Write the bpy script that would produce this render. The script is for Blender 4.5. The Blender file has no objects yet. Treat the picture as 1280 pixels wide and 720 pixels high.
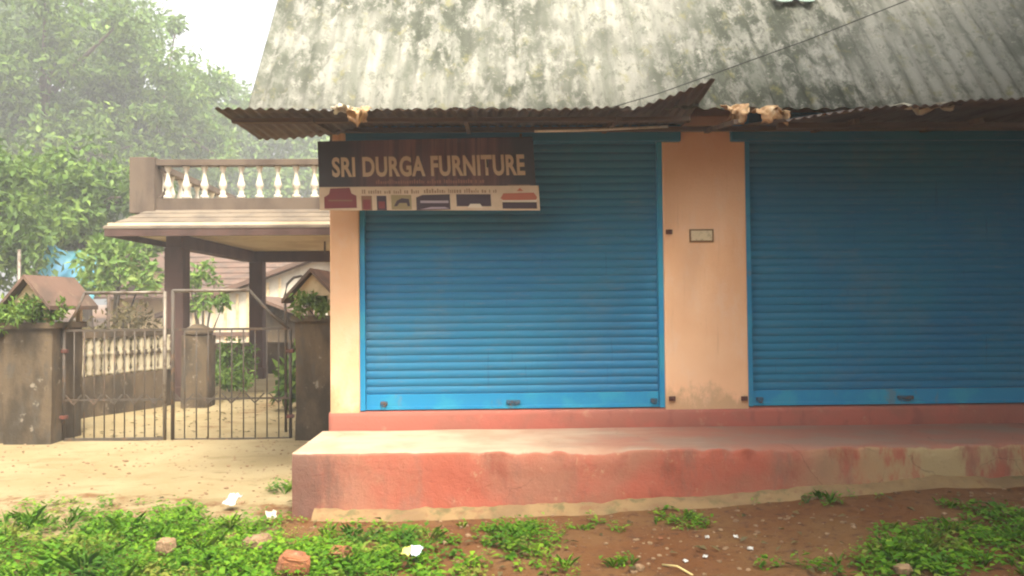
import bpy, bmesh, math, random
import numpy as np
from mathutils import Vector, Matrix, noise as mnoise

random.seed(7); rng = np.random.default_rng(7)
SC = bpy.context.scene
COL = SC.collection
PI = math.pi; R = math.radians

# ------------------------------------------------------------------ camera
FPX = 1005.0
CAMZ = 1.5
CAM_ROT = (Matrix.Rotation(R(-1.3), 3, 'Z') @ Matrix.Rotation(R(90+1.37), 3, 'X') @ Matrix.Rotation(R(-0.5), 3, 'Z'))
cd = bpy.data.cameras.new('camera'); cam = bpy.data.objects.new('camera', cd); COL.objects.link(cam)
cd.sensor_width = 36.0; cd.lens = FPX/1280*36.0; cd.clip_end = 2000; cd.clip_start = 0.05
cam.matrix_world = Matrix.Translation((0, 0, CAMZ)) @ CAM_ROT.to_4x4()
SC.camera = cam

# ------------------------------------------------------------------ sky, sun, exposure
SUN_DIR = Vector((0.22, -0.52, 0.82)).normalized()      # towards the sun
w = bpy.data.worlds.new('World'); SC.world = w; w.use_nodes = True
wn = w.node_tree.nodes; wl = w.node_tree.links
bg = wn['Background']
sky = wn.new('ShaderNodeTexSky'); sky.sky_type = 'NISHITA'; sky.sun_disc = False
sky.sun_elevation = math.asin(SUN_DIR.z); sky.sun_rotation = math.atan2(SUN_DIR.x, SUN_DIR.y)
sky.dust_density = 6.0; sky.air_density = 1.0; sky.ozone_density = 1.0
hs = wn.new('ShaderNodeHueSaturation'); hs.inputs['Saturation'].default_value = 0.12
wl.new(sky.outputs[0], hs.inputs['Color']); wl.new(hs.outputs[0], bg.inputs['Color'])
bg.inputs['Strength'].default_value = 0.09
sl = bpy.data.lights.new('sun', 'SUN'); sun = bpy.data.objects.new('sun', sl); COL.objects.link(sun)
sl.energy = 1.5; sl.angle = R(18); sl.color = (1.0, 0.90, 0.74)
sun.rotation_euler = SUN_DIR.to_track_quat('Z', 'Y').to_euler()
SC.view_settings.view_transform = 'Standard'; SC.view_settings.look = 'None'
SC.view_settings.gamma = 1.0; SC.view_settings.exposure = 2.45
SC.view_settings.use_curve_mapping = False
SC.cycles.filter_width = 2.1        # the photograph is soft

# ------------------------------------------------------------------ helpers
def P(px, py, Y):
    d = CAM_ROT @ Vector((px-640, -(py-360), -FPX)); t = Y/d.y
    return Vector((t*d.x, Y, CAMZ + t*d.z))
def Gd(px, py, z=0.0):
    d = CAM_ROT @ Vector((px-640, -(py-360), -FPX)); t = (z-CAMZ)/d.z
    return Vector((t*d.x, t*d.y, z))
def smooth(a, b, x):
    t = min(1, max(0, (x-a)/(b-a))); return t*t*(3-2*t)
def nz(x, y, z=0.0): return mnoise.noise(Vector((x, y, z)))

class MB:
    def __init__(s): s.v = []; s.f = []; s.sm = []
    def add(s, v, f, smooth=False):
        o = len(s.v); s.v += [tuple(p) for p in v]
        s.f += [tuple(i+o for i in q) for q in f]; s.sm += [smooth]*len(f); return s
    def box(s, x0, x1, y0, y1, z0, z1, b=0.0):
        if b <= 0:
            v = [(x, y, z) for z in (z0, z1) for y in (y0, y1) for x in (x0, x1)]
            return s.add(v, [(0,2,3,1),(4,5,7,6),(0,1,5,4),(2,6,7,3),(0,4,6,2),(1,3,7,5)])
        bm = bmesh.new(); bmesh.ops.create_cube(bm, size=1.0)
        for q in bm.verts:
            q.co = Vector(((x0+x1)/2+q.co.x*(x1-x0), (y0+y1)/2+q.co.y*(y1-y0), (z0+z1)/2+q.co.z*(z1-z0)))
        bmesh.ops.bevel(bm, geom=bm.edges[:], offset=b, segments=2, affect='EDGES', profile=0.6)
        bm.verts.index_update()
        r = s.add([q.co[:] for q in bm.verts], [[q.index for q in f.verts] for f in bm.faces]); bm.free(); return r
    def tube(s, pts, r, n=8, close=True, radii=None):
        pts = [Vector(p) for p in pts]; v = []; f = []
        for i, p in enumerate(pts):
            t = (pts[min(i+1, len(pts)-1)]-pts[max(i-1, 0)]).normalized()
            a = t.cross(Vector((0, 0, 1))) if abs(t.z) < 0.95 else t.cross(Vector((1, 0, 0)))
            a.normalize(); b = t.cross(a); rr = radii[i] if radii else r
            for k in range(n):
                th = 2*PI*k/n; v.append(p + a*math.cos(th)*rr + b*math.sin(th)*rr)
        for i in range(len(pts)-1):
            for k in range(n):
                f.append((i*n+k, i*n+(k+1) % n, (i+1)*n+(k+1) % n, (i+1)*n+k))
        if close:
            f.append(tuple(range(n))[::-1]); f.append(tuple((len(pts)-1)*n+k for k in range(n)))
        return s.add(v, f, True)
    def bar(s, p0, p1, wx, wy=None):
        """square bar between two points"""
        p0 = Vector(p0); p1 = Vector(p1); wy = wy or wx
        t = (p1-p0).normalized(); up = Vector((0, 1, 0)) if abs(t.y) < 0.9 else Vector((1, 0, 0))
        a = t.cross(up).normalized()*wx/2; b = t.cross(a).normalized()*wy/2
        v = [p0-a-b, p0+a-b, p0+a+b, p0-a+b, p1-a-b, p1+a-b, p1+a+b, p1-a+b]
        return s.add(v, [(0,3,2,1),(4,5,6,7),(0,1,5,4),(1,2,6,5),(2,3,7,6),(3,0,4,7)])
    def lathe(s, prof, c, n=10):
        v = []; f = []
        for (r, z) in prof:
            for k in range(n):
                th = 2*PI*k/n; v.append((c[0]+r*math.cos(th), c[1]+r*math.sin(th), c[2]+z))
        m = len(prof)
        for i in range(m-1):
            for k in range(n): f.append((i*n+k, i*n+(k+1) % n, (i+1)*n+(k+1) % n, (i+1)*n+k))
        f.append(tuple(range(n))[::-1]); f.append(tuple((m-1)*n+k for k in range(n)))
        return s.add(v, f, True)
    def prism(s, poly, y0, y1):
        """polygon of (x,z) extruded from y0 to y1"""
        n = len(poly); v = [(x, y0, z) for x, z in poly]+[(x, y1, z) for x, z in poly]
        f = [tuple(range(n)), tuple(range(2*n-1, n-1, -1))]
        f += [(i, i+n, (i+1) % n+n, (i+1) % n) for i in range(n)]
        return s.add(v, f)
    def grid(s, rows, smooth=True):
        """rows: list of equal-length point lists"""
        m = len(rows[0]); v = [p for r in rows for p in r]
        f = [(i*m+j, i*m+j+1, (i+1)*m+j+1, (i+1)*m+j) for i in range(len(rows)-1) for j in range(m-1)]
        return s.add(v, f, smooth)
    def sheet(s, rows, th):
        """grid with thickness th downwards (-z) and closed borders"""
        m = len(rows[0]); n = len(rows)
        v = [p for r in rows for p in r]; N = len(v)
        v2 = [(p[0], p[1]+th*0.35, p[2]-th) for p in v]
        f = []
        for i in range(n-1):
            for j in range(m-1):
                a, b, c, d = i*m+j, i*m+j+1, (i+1)*m+j+1, (i+1)*m+j
                f.append((a, b, c, d)); f.append((N+a, N+d, N+c, N+b))
        for j in range(m-1):
            f.append((j, N+j, N+j+1, j+1)); a = (n-1)*m+j; f.append((a, a+1, N+a+1, N+a))
        for i in range(n-1):
            a = i*m; b = a+m; f.append((a, b, N+b, N+a)); a += m-1; b += m-1; f.append((a, N+a, N+b, b))
        return s.add(v+v2, f, True)
    def build(s, name, mat, parent=None, fix=True):
        me = bpy.data.meshes.new(name); me.from_pydata(s.v, [], s.f)
        me.polygons.foreach_set('use_smooth', s.sm); me.update()
        if fix:
            bm = bmesh.new(); bm.from_mesh(me); bmesh.ops.recalc_face_normals(bm, faces=bm.faces[:]); bm.to_mesh(me); bm.free()
        return link(name, me, mat, parent)
def link(name, me, mat, parent=None):
    o = bpy.data.objects.new(name, me); COL.objects.link(o)
    if mat is not None and not me.materials: me.materials.append(mat)
    if parent is not None: o.parent = parent
    return o
def tag(o, label=None, cat=None, group=None, kind=None):
    if label: o['label'] = label
    if cat: o['category'] = cat
    if group: o['group'] = group
    if kind: o['kind'] = kind
    return o
def empty(name, label, cat, group=None, loc=None):
    o = bpy.data.objects.new(name, None); COL.objects.link(o); o.empty_display_size = 0.2
    return tag(o, label, cat, group)

# ------------------------------------------------------------------ materials
def newmat(name):
    m = bpy.data.materials.new(name); m.use_nodes = True
    nt = m.node_tree; return m, nt, nt.nodes['Principled BSDF'], nt.nodes, nt.links
def pos(nt, scale=(1, 1, 1)):
    g = nt.nodes.new('ShaderNodeNewGeometry'); mp = nt.nodes.new('ShaderNodeMapping')
    mp.inputs['Scale'].default_value = scale; nt.links.new(g.outputs['Position'], mp.inputs['Vector'])
    return mp.outputs[0]
def noise(nt, vec, scale, detail=4, rough=0.55):
    n = nt.nodes.new('ShaderNodeTexNoise'); n.inputs['Scale'].default_value = scale
    n.inputs['Detail'].default_value = detail; n.inputs['Roughness'].default_value = rough
    nt.links.new(vec, n.inputs['Vector']); return n.outputs['Fac']
def ramp(nt, fac, a, b):
    r = nt.nodes.new('ShaderNodeMapRange'); r.inputs['From Min'].default_value = a; r.inputs['From Max'].default_value = b
    r.interpolation_type = 'SMOOTHSTEP'
    nt.links.new(fac, r.inputs['Value']); return r.outputs[0]
def mix(nt, fac, a, b):
    m = nt.nodes.new('ShaderNodeMix'); m.data_type = 'RGBA'
    for sock, val in ((m.inputs[0], fac), (m.inputs[6], a), (m.inputs[7], b)):
        if hasattr(val, 'is_linked'): nt.links.new(val, sock)
        elif isinstance(val, (int, float)): sock.default_value = val
        else: sock.default_value = (*val, 1)
    return m.outputs[2]
def math_(nt, op, a, b=0.0):
    m = nt.nodes.new('ShaderNodeMath'); m.operation = op
    for i, val in enumerate((a, b)):
        if hasattr(val, 'is_linked'): nt.links.new(val, m.inputs[i])
        else: m.inputs[i].default_value = val
    return m.outputs[0]
def bump(nt, bsdf, fac, strength, dist=0.01):
    b = nt.nodes.new('ShaderNodeBump'); b.inputs['Strength'].default_value = strength; b.inputs['Distance'].default_value = dist
    nt.links.new(fac, b.inputs['Height']); nt.links.new(b.outputs[0], bsdf.inputs['Normal'])
def weathered(name, base, layers=(), rough=0.85, bs=0.3, bscale=40, metallic=0.0, spec=0.3):
    """layers: (colour, scale vec, noise scale, lo, hi[, strength])"""
    m, nt, b, N, L = newmat(name)
    col = base
    for ly in layers:
        c, sv, sc, lo, hi = ly[:5]; st = ly[5] if len(ly) > 5 else 1.0
        fac = ramp(nt, noise(nt, pos(nt, sv), sc, 5, 0.6), lo, hi)
        if st < 1: fac = math_(nt, 'MULTIPLY', fac, st)
        col = mix(nt, fac, col, c)
    if hasattr(col, 'is_linked'): L.new(col, b.inputs['Base Color'])
    else: b.inputs['Base Color'].default_value = (*col, 1)
    b.inputs['Roughness'].default_value = rough; b.inputs['Metallic'].default_value = metallic
    b.inputs['Specular IOR Level'].default_value = spec
    if bs: bump(nt, b, noise(nt, pos(nt), bscale, 6, 0.65), bs)
    return m
def leafmat(name, c1, c2, c3, trans=0.35):
    m, nt, b, N, L = newmat(name)
    g = N.new('ShaderNodeNewGeometry')
    cr = N.new('ShaderNodeValToRGB'); e = cr.color_ramp.elements
    e[0].color = (*c1, 1); e[1].color = (*c3, 1); e[1].position = 1.0
    q = e.new(0.5); q.color = (*c2, 1)
    L.new(g.outputs['Random Per Island'], cr.inputs[0])
    fac = ramp(nt, noise(nt, pos(nt), 0.9, 3), 0.35, 0.65)
    col = mix(nt, fac, cr.outputs[0], mix(nt, 0.5, cr.outputs[0], c1))
    L.new(col, b.inputs['Base Color']); b.inputs['Roughness'].default_value = 0.55
    b.inputs['Specular IOR Level'].default_value = 0.25
    t = N.new('ShaderNodeBsdfTranslucent'); L.new(col, t.inputs['Color'])
    ms = N.new('ShaderNodeMixShader'); ms.inputs[0].default_value = trans
    L.new(b.outputs[0], ms.inputs[1]); L.new(t.outputs[0], ms.inputs[2]); L.new(ms.outputs[0], N['Material Output'].inputs['Surface'])
    return m
M = {}
U = (1, 1, 1)
def peach_mat():
    m, nt, b, N, L = newmat('peach_distemper')
    c = mix(nt, ramp(nt, noise(nt, pos(nt), 1.3, 5), 0.35, 0.7), (0.88, 0.55, 0.33), (0.82, 0.47, 0.26))
    c = mix(nt, math_(nt, 'MULTIPLY', ramp(nt, noise(nt, pos(nt, (1, 1, .5)), 5, 7, .7), 0.48, 0.7), .6), c, (0.85, 0.58, 0.40))
    c = mix(nt, math_(nt, 'MULTIPLY', ramp(nt, noise(nt, pos(nt, (6, 6, .35)), 2.2, 7, .7), 0.56, 0.70), .35), c, (0.58, 0.31, 0.18))
    c = mix(nt, math_(nt, 'MULTIPLY', ramp(nt, noise(nt, pos(nt), 11, 8, .8), 0.62, 0.70), .45), c, (0.52, 0.30, 0.17))
    # splashed mud at the foot
    g = N.new('ShaderNodeNewGeometry'); sx = N.new('ShaderNodeSeparateXYZ'); L.new(g.outputs['Position'], sx.inputs[0])
    k = math_(nt, 'SUBTRACT', math_(nt, 'MULTIPLY', noise(nt, pos(nt, (1, 1, .6)), 4.5, 8, .75), 0.9), sx.outputs[2])
    c = mix(nt, math_(nt, 'MULTIPLY', ramp(nt, k, -0.40, -0.18), .6), c, (0.38, 0.25, 0.13))
    L.new(c, b.inputs['Base Color']); b.inputs['Roughness'].default_value = 0.92; b.inputs['Specular IOR Level'].default_value = .2
    bump(nt, b, noise(nt, pos(nt), 45, 9, .75), 0.45, 0.01)
    return m
M['peach'] = peach_mat()
M['red'] = weathered('red_oxide_cement', (0.42, 0.125, 0.085), [((0.36, 0.17, 0.12), U, 1.6, 0.35, 0.65), ((0.46, 0.24, 0.15), (1, 1, .7), 3.5, 0.52, 0.68, 0.8), ((0.26, 0.075, 0.055), (1, 1, .6), 4.5, 0.56, 0.72, 0.7), ((0.55, 0.40, 0.25), U, 12, 0.66, 0.72, 0.8)], 0.85, 0.5, 30)
M['riser'] = weathered('red_oxide_step', (0.40, 0.12, 0.085), [((0.33, 0.12, 0.085), U, 2.5, 0.4, 0.6), ((0.25, 0.09, 0.07), (1, 1, .5), 7, 0.55, 0.7, 0.6), ((0.45, 0.25, 0.16), U, 6, 0.6, 0.75, 0.6)], 0.85, 0.4, 40)
M['apron'] = weathered('lime_apron', (0.255, 0.165, 0.075), [((0.19, 0.12, 0.058), U, 3, 0.4, 0.65), ((0.11, 0.10, 0.04), U, 7, 0.52, 0.66, 0.8), ((0.19, 0.09, 0.045), U, 11, .55, .7, .7)], 0.95, 0.6, 35)
M['concrete'] = weathered('old_concrete', (0.112, 0.080, 0.047), [((0.05, 0.037, 0.022), (1, 1, .5), 2.5, 0.42, 0.62), ((0.07, 0.06, 0.045), (1.4, 1.4, .5), 5, 0.52, 0.68, 0.85), ((0.28, 0.24, 0.18), U, 9, 0.62, 0.72, 0.7)], 0.95, 0.6, 30)
M['porchwall'] = weathered('porch_plaster', (0.125, 0.092, 0.064), [((0.08, 0.058, 0.042), (1, 1, .5), 2, 0.4, 0.65), ((0.07, 0.055, 0.04), (2, 2, .4), 4, 0.58, 0.72, 0.7)], 0.9, 0.3, 30)
M['porchcol'] = weathered('brown_plaster', (0.085, 0.046, 0.034), [((0.055, 0.03, 0.022), (1, 1, .4), 3, 0.4, 0.65)], 0.8, 0.3, 30)
M['ceil'] = weathered('limewash_ceiling', (0.62, 0.52, 0.36), [((0.48, 0.38, 0.25), U, 1.2, 0.45, 0.65)], 0.9, 0.2, 30)
M['white'] = weathered('limewash', (0.55, 0.50, 0.40), [((0.42, 0.37, 0.28), (1, 1, .6), 2.5, 0.45, 0.7), ((0.35, 0.30, 0.22), (1, 1, .4), 6, 0.62, 0.75, 0.6)], 0.9, 0.2, 30)
M['dirtywhite'] = weathered('dirty_limewash', (0.36, 0.31, 0.21), [((0.24, 0.20, 0.13), U, 3, .4, .65), ((0.12, 0.10, 0.06), U, 8, .55, .7, .8)], 0.9, 0.2, 30)
M['tile'] = weathered('clay_tile', (0.145, 0.088, 0.062), [((0.09, 0.062, 0.046), U, 2, 0.4, 0.65), ((0.20, 0.14, 0.09), U, 6, 0.55, 0.7, 0.7)], 0.9, 0.4, 20)
M['paletile'] = weathered('porch_tile', (0.19, 0.15, 0.105), [((0.12, 0.095, 0.07), (1, 1, 2), 2, 0.4, 0.65), ((0.16, 0.13, 0.10), U, 7, 0.6, 0.72, 0.6)], 0.9, 0.4, 20)
M['gi'] = weathered('rusty_iron_sheet', (0.125, 0.100, 0.085), [((0.085, 0.064, 0.052), (2, .6, 1), 3, 0.42, 0.62), ((0.17, 0.115, 0.075), (3, .5, 1), 4, 0.55, 0.7, 0.7)], 0.75, 0.2, 60)
M['wood'] = weathered('old_timber', (0.14, 0.095, 0.065), [((0.08, 0.055, 0.04), (.4, 5, 5), 3, 0.4, 0.65)], 0.9, 0.4, 40)
M['grill'] = weathered('gate_iron', (0.075, 0.06, 0.045), [((0.12, 0.075, 0.045), U, 9, 0.5, 0.65)], 0.6, 0.2, 80)
M['gatepipe'] = weathered('galvanised_pipe', (0.19, 0.16, 0.125), [((0.10, 0.07, 0.045), U, 9, 0.5, 0.65)], 0.45, 0.1, 80, metallic=0.3)
M['rust'] = weathered('rusty_bracket', (0.16, 0.05, 0.03), [((0.09, 0.04, 0.03), U, 30, 0.4, 0.6)], 0.8, 0.4, 120)
M['cable'] = weathered('cable_rubber', (0.03, 0.03, 0.03), (), 0.6, 0)
M['pvc'] = weathered('white_pipe', (0.70, 0.66, 0.60), [((0.45, 0.40, 0.33), (1, 1, 1), 6, 0.5, 0.7)], 0.5, 0)
M['paper'] = weathered('white_paper', (0.60, 0.59, 0.56), [((0.33, 0.30, 0.25), U, 30, 0.42, 0.62)], 0.7, 0.2, 60)
M['brick'] = weathered('laterite', (0.30, 0.115, 0.05), [((0.20, 0.08, 0.04), U, 12, 0.4, 0.65), ((0.36, 0.20, 0.11), U, 20, 0.55, 0.7)], 0.95, 0.8, 50)
M['stone'] = weathered('tan_stone', (0.29, 0.19, 0.105), [((0.20, 0.12, 0.065), U, 12, 0.4, 0.65)], 0.95, 0.8, 50)
M['cloth'] = weathered('torn_sacking', (0.55, 0.36, 0.19), [((0.38, 0.22, 0.11), U, 14, 0.4, 0.62), ((0.70, 0.58, 0.40), U, 9, 0.55, 0.7)], 0.95, 0.7, 60)
M['cloth2'] = weathered('white_rag', (0.55, 0.50, 0.38), [((0.5, 0.4, 0.28), U, 14, 0.5, 0.7)], 0.95, 0.7, 60)
M['blue_tarp'] = weathered('blue_tarpaulin', (0.10, 0.28, 0.42), [((0.06, 0.22, 0.26), U, 1.5, 0.4, 0.6)], 0.5, 0.2, 20)
M['mint'] = weathered('mint_limewash', (0.22, 0.34, 0.24), [((0.18, 0.28, 0.19), U, 1.5, 0.4, 0.65)], 0.9, 0.2, 20)
M['cream'] = weathered('cream_plaster', (0.60, 0.47, 0.28), [((0.45, 0.33, 0.18), U, 4, 0.45, 0.65)], 0.9, 0.2, 20)
M['bark'] = weathered('bark', (0.13, 0.10, 0.07), [((0.07, 0.055, 0.04), (1, 1, .2), 6, 0.4, 0.6)], 0.95, 0.9, 20)
M['terracotta'] = weathered('terracotta', (0.35, 0.15, 0.08), [((0.22, 0.10, 0.06), U, 10, 0.45, 0.65)], 0.9, 0.3, 40)
M['sand'] = weathered('dry_straw', (0.60, 0.48, 0.20), (), 0.9, 0)
M['plate'] = weathered('cream_plate', (0.68, 0.56, 0.36), [((0.50, 0.40, 0.25), (1, 1, 1), 30, 0.5, 0.65)], 0.5, 0)
M['plate_rim'] = weathered('plate_rim', (0.22, 0.12, 0.05), (), 0.6, 0)
def flat(name, c, r=0.55): return weathered(name, c, (), r, 0)

# platform top: pale dust over red oxide
def platform_mat():
    m, nt, b, N, L = newmat('dusty_red_platform')
    dust = mix(nt, ramp(nt, noise(nt, pos(nt), 3.0, 5), 0.35, 0.7), (0.50, 0.375, 0.255), (0.42, 0.285, 0.185))
    red = mix(nt, ramp(nt, noise(nt, pos(nt), 2.2, 5), 0.4, 0.65), (0.36, 0.15, 0.10), (0.30, 0.18, 0.13))
    g = N.new('ShaderNodeNewGeometry'); sx = N.new('ShaderNodeSeparateXYZ'); L.new(g.outputs['Position'], sx.inputs[0])
    # pale tone at the gate end, giving way unevenly to red further along
    wx = math_(nt, 'ADD', sx.outputs[0], math_(nt, 'MULTIPLY', noise(nt, pos(nt, (1, 2.5, 1)), 1.2, 5, 0.7), 3.0))
    topc = mix(nt, ramp(nt, wx, 0.9, 3.4), dust, red)
    face = mix(nt, ramp(nt, noise(nt, pos(nt), 1.4, 5, .6), 0.36, 0.64), (0.41, 0.112, 0.068), (0.36, 0.155, 0.098))
    face = mix(nt, math_(nt, 'MULTIPLY', ramp(nt, noise(nt, pos(nt, (1, 1, .6)), 4.0, 5, .6), 0.54, 0.7), .7), face, (0.27, 0.07, 0.042))
    face = mix(nt, math_(nt, 'MULTIPLY', ramp(nt, noise(nt, pos(nt, (1.5, 1, .5)), 2.6, 8, .75), 0.48, 0.66), .6), face, (0.235, 0.125, 0.09))
    face = mix(nt, math_(nt, 'MULTIPLY', ramp(nt, noise(nt, pos(nt, (1, 1, .8)), 9.5, 8, .78), 0.58, 0.68), .75), face, (0.48, 0.29, 0.17))
    # algae stain that runs down the left end, lime wash-out at the right end
    sx2 = math_(nt, 'ADD', sx.outputs[0], math_(nt, 'MULTIPLY', noise(nt, pos(nt, (1, 1, .35)), 4.0, 5, .7), 0.7))
    face = mix(nt, math_(nt, 'MULTIPLY', ramp(nt, sx2, -0.72, -1.02), 0.8), face, (0.13, 0.08, 0.06))
    lime = math_(nt, 'MULTIPLY', ramp(nt, sx.outputs[0], 1.9, 3.2), ramp(nt, noise(nt, pos(nt, (1.3, 1, .5)), 2.2, 5, .7), 0.43, 0.58))
    face = mix(nt, lime, face, (0.42, 0.31, 0.16))
    sn = N.new('ShaderNodeSeparateXYZ'); L.new(g.outputs['Normal'], sn.inputs[0])
    col = mix(nt, ramp(nt, math_(nt, 'ADD', sn.outputs[2], math_(nt, 'MULTIPLY', noise(nt, pos(nt), 14, 4), 0.4)), 0.75, 1.0), face, topc)
    L.new(col, b.inputs['Base Color']); b.inputs['Roughness'].default_value = 0.9; b.inputs['Specular IOR Level'].default_value = .25
    vo = N.new('ShaderNodeTexVoronoi'); vo.feature = 'DISTANCE_TO_EDGE'; vo.inputs['Scale'].default_value = 2.1
    dst = N.new('ShaderNodeMix'); dst.data_type = 'VECTOR'; dst.inputs[0].default_value = .12
    nn_ = N.new('ShaderNodeTexNoise'); nn_.inputs['Scale'].default_value = 6; nn_.inputs['Detail'].default_value = 6; L.new(pos(nt), nn_.inputs['Vector'])
    L.new(pos(nt), dst.inputs[4]); L.new(nn_.outputs['Color'], dst.inputs[5]); L.new(dst.outputs[1], vo.inputs['Vector'])
    crk = math_(nt, 'MULTIPLY', ramp(nt, vo.outputs['Distance'], .007, .001), ramp(nt, noise(nt, pos(nt), 1.3, 3), .48, .56))
    L.new(mix(nt, math_(nt, 'MULTIPLY', crk, .4), col, (.06, .035, .025)), b.inputs['Base Color'])
    bump(nt, b, noise(nt, pos(nt), 28, 9, .75), 0.8, 0.014)
    return m
M['platform'] = platform_mat()

def asbestos_mat():
    m, nt, b, N, L = newmat('mossy_asbestos_sheet')
    g = N.new('ShaderNodeNewGeometry'); sp_ = N.new('ShaderNodeSeparateXYZ'); L.new(g.outputs['Position'], sp_.inputs[0])
    sl_ = math_(nt, 'ADD', math_(nt, 'MULTIPLY', sp_.outputs[1], .588), math_(nt, 'MULTIPLY', sp_.outputs[2], .809))    # distance up the slope
    def sv(kx, ks):
        cx = N.new('ShaderNodeCombineXYZ'); L.new(math_(nt, 'MULTIPLY', sp_.outputs[0], kx), cx.inputs[0]); L.new(math_(nt, 'MULTIPLY', sl_, ks), cx.inputs[1]); return cx.outputs[0]
    c = mix(nt, ramp(nt, noise(nt, sv(1, .6), 0.8, 4), 0.3, 0.7), (0.32, 0.31, 0.26), (0.235, 0.23, 0.195))
    c = mix(nt, math_(nt, 'MULTIPLY', ramp(nt, noise(nt, sv(7, .9), 1.1, 7, .62), 0.42, 0.66), .85), c, (0.145, 0.15, 0.118))
    big = ramp(nt, noise(nt, sv(1, .8), 0.62, 3), 0.38, 0.56)
    c = mix(nt, math_(nt, 'MULTIPLY', big, ramp(nt, noise(nt, sv(2.4, 1.1), 2.4, 8, .74), 0.42, 0.56)), c, (0.070, 0.075, 0.055))
    c = mix(nt, math_(nt, 'MULTIPLY', ramp(nt, noise(nt, sv(2.6, 1.4), 4.2, 9, .8), 0.51, 0.59), .75), c, (0.11, 0.115, 0.088))
    c = mix(nt, math_(nt, 'MULTIPLY', ramp(nt, noise(nt, pos(nt), 13, 9, .8), 0.56, 0.66), .6), c, (0.46, 0.435, 0.37))
    c = mix(nt, math_(nt, 'MULTIPLY', ramp(nt, noise(nt, sv(1.5, 1), 4, 7, .75), 0.55, 0.68), .7), c, (0.20, 0.185, 0.08))
    L.new(c, b.inputs['Base Color']); b.inputs['Roughness'].default_value = 0.95; b.inputs['Specular IOR Level'].default_value = .2
    bump(nt, b, noise(nt, pos(nt), 26, 9, .75), 0.8, 0.012)
    return m
M['asbestos'] = asbestos_mat()

def shutter_mat():
    m, nt, b, N, L = newmat('blue_shutter_paint')
    c = mix(nt, ramp(nt, noise(nt, pos(nt), 0.9, 4), 0.35, 0.65), (0.010, 0.165, 0.345), (0.016, 0.19, 0.34))
    c = mix(nt, math_(nt, 'MULTIPLY', ramp(nt, noise(nt, pos(nt, (.8, 1, 1.1)), 1.7, 8, .72), 0.48, 0.68), 0.5), c, (0.085, 0.19, 0.27))
    # dust caught on the lip of each slat, drips and scratches
    c = mix(nt, math_(nt, 'MULTIPLY', ramp(nt, noise(nt, pos(nt, (1, 1, 14)), 3.0, 8, .75), 0.54, 0.68), 0.45), c, (0.17, 0.19, 0.20))
    c = mix(nt, math_(nt, 'MULTIPLY', ramp(nt, noise(nt, pos(nt, (9, 1, .5)), 3.0, 6, .7), 0.60, 0.72), 0.5), c, (0.010, 0.075, 0.15))
    c = mix(nt, ramp(nt, noise(nt, pos(nt, (1.5, 1, 6)), 14, 8, .8), 0.70, 0.74), c, (0.20, 0.18, 0.16))
    oi = N.new('ShaderNodeObjectInfo')
    c2 = mix(nt, math_(nt, 'MULTIPLY', oi.outputs['Random'], 0.22), c, (0.02, 0.16, 0.30))
    L.new(c2, b.inputs['Base Color']); b.inputs['Roughness'].default_value = 0.6; b.inputs['Specular IOR Level'].default_value = .3
    bump(nt, b, noise(nt, pos(nt), 60, 5, .6), 0.12, 0.004)
    return m
M['shutter'] = shutter_mat()
M['shutter_edge'] = weathered('bright_blue_enamel', (0.018, 0.24, 0.46), [((0.03, 0.29, 0.46), U, 3, 0.45, 0.6), ((0.16, 0.20, 0.22), (1, 1, .4), 9, 0.60, 0.72, 0.6)], 0.4, 0.1, 60)

def ground_mat():
    m, nt, b, N, L = newmat('earth')
    a = N.new('ShaderNodeAttribute'); a.attribute_name = 'sandy'; a.attribute_type = 'GEOMETRY'
    soil = mix(nt, ramp(nt, noise(nt, pos(nt), 1.6, 5), 0.35, 0.65), (0.165, 0.068, 0.024), (0.19, 0.098, 0.038))
    soil = mix(nt, ramp(nt, noise(nt, pos(nt), 14, 6, .7), 0.5, 0.68), soil, (0.10, 0.046, 0.024))
    soil = mix(nt, ramp(nt, noise(nt, pos(nt), 40, 4, .7), 0.64, 0.72), soil, (0.30, 0.20, 0.12))
    sand = mix(nt, ramp(nt, noise(nt, pos(nt), 1.1, 5), 0.35, 0.65), (0.36, 0.285, 0.155), (0.30, 0.23, 0.115))
    sand = mix(nt, ramp(nt, noise(nt, pos(nt, (1, 2, 1)), 4.5, 6, .7), 0.55, 0.7), sand, (0.22, 0.165, 0.08))
    sand = mix(nt, ramp(nt, noise(nt, pos(nt, (.35, 1, 1)), 2.4, 6, .7), 0.52, 0.66), sand, (0.27, 0.205, 0.10))
    sand = mix(nt, ramp(nt, noise(nt, pos(nt), 34, 5, .75), 0.62, 0.70), sand, (0.16, 0.11, 0.055))
    f = math_(nt, 'ADD', a.outputs['Fac'], math_(nt, 'MULTIPLY', math_(nt, 'SUBTRACT', noise(nt, pos(nt), 5, 6, .7), 0.5), 1.1))
    L.new(mix(nt, ramp(nt, f, 0.35, 0.65), soil, sand), b.inputs['Base Color'])
    b.inputs['Roughness'].default_value = 0.98; b.inputs['Specular IOR Level'].default_value = .15
    bump(nt, b, noise(nt, pos(nt), 18, 9, .72), 1.0, 0.03)
    return m
M['ground'] = ground_mat()
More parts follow.
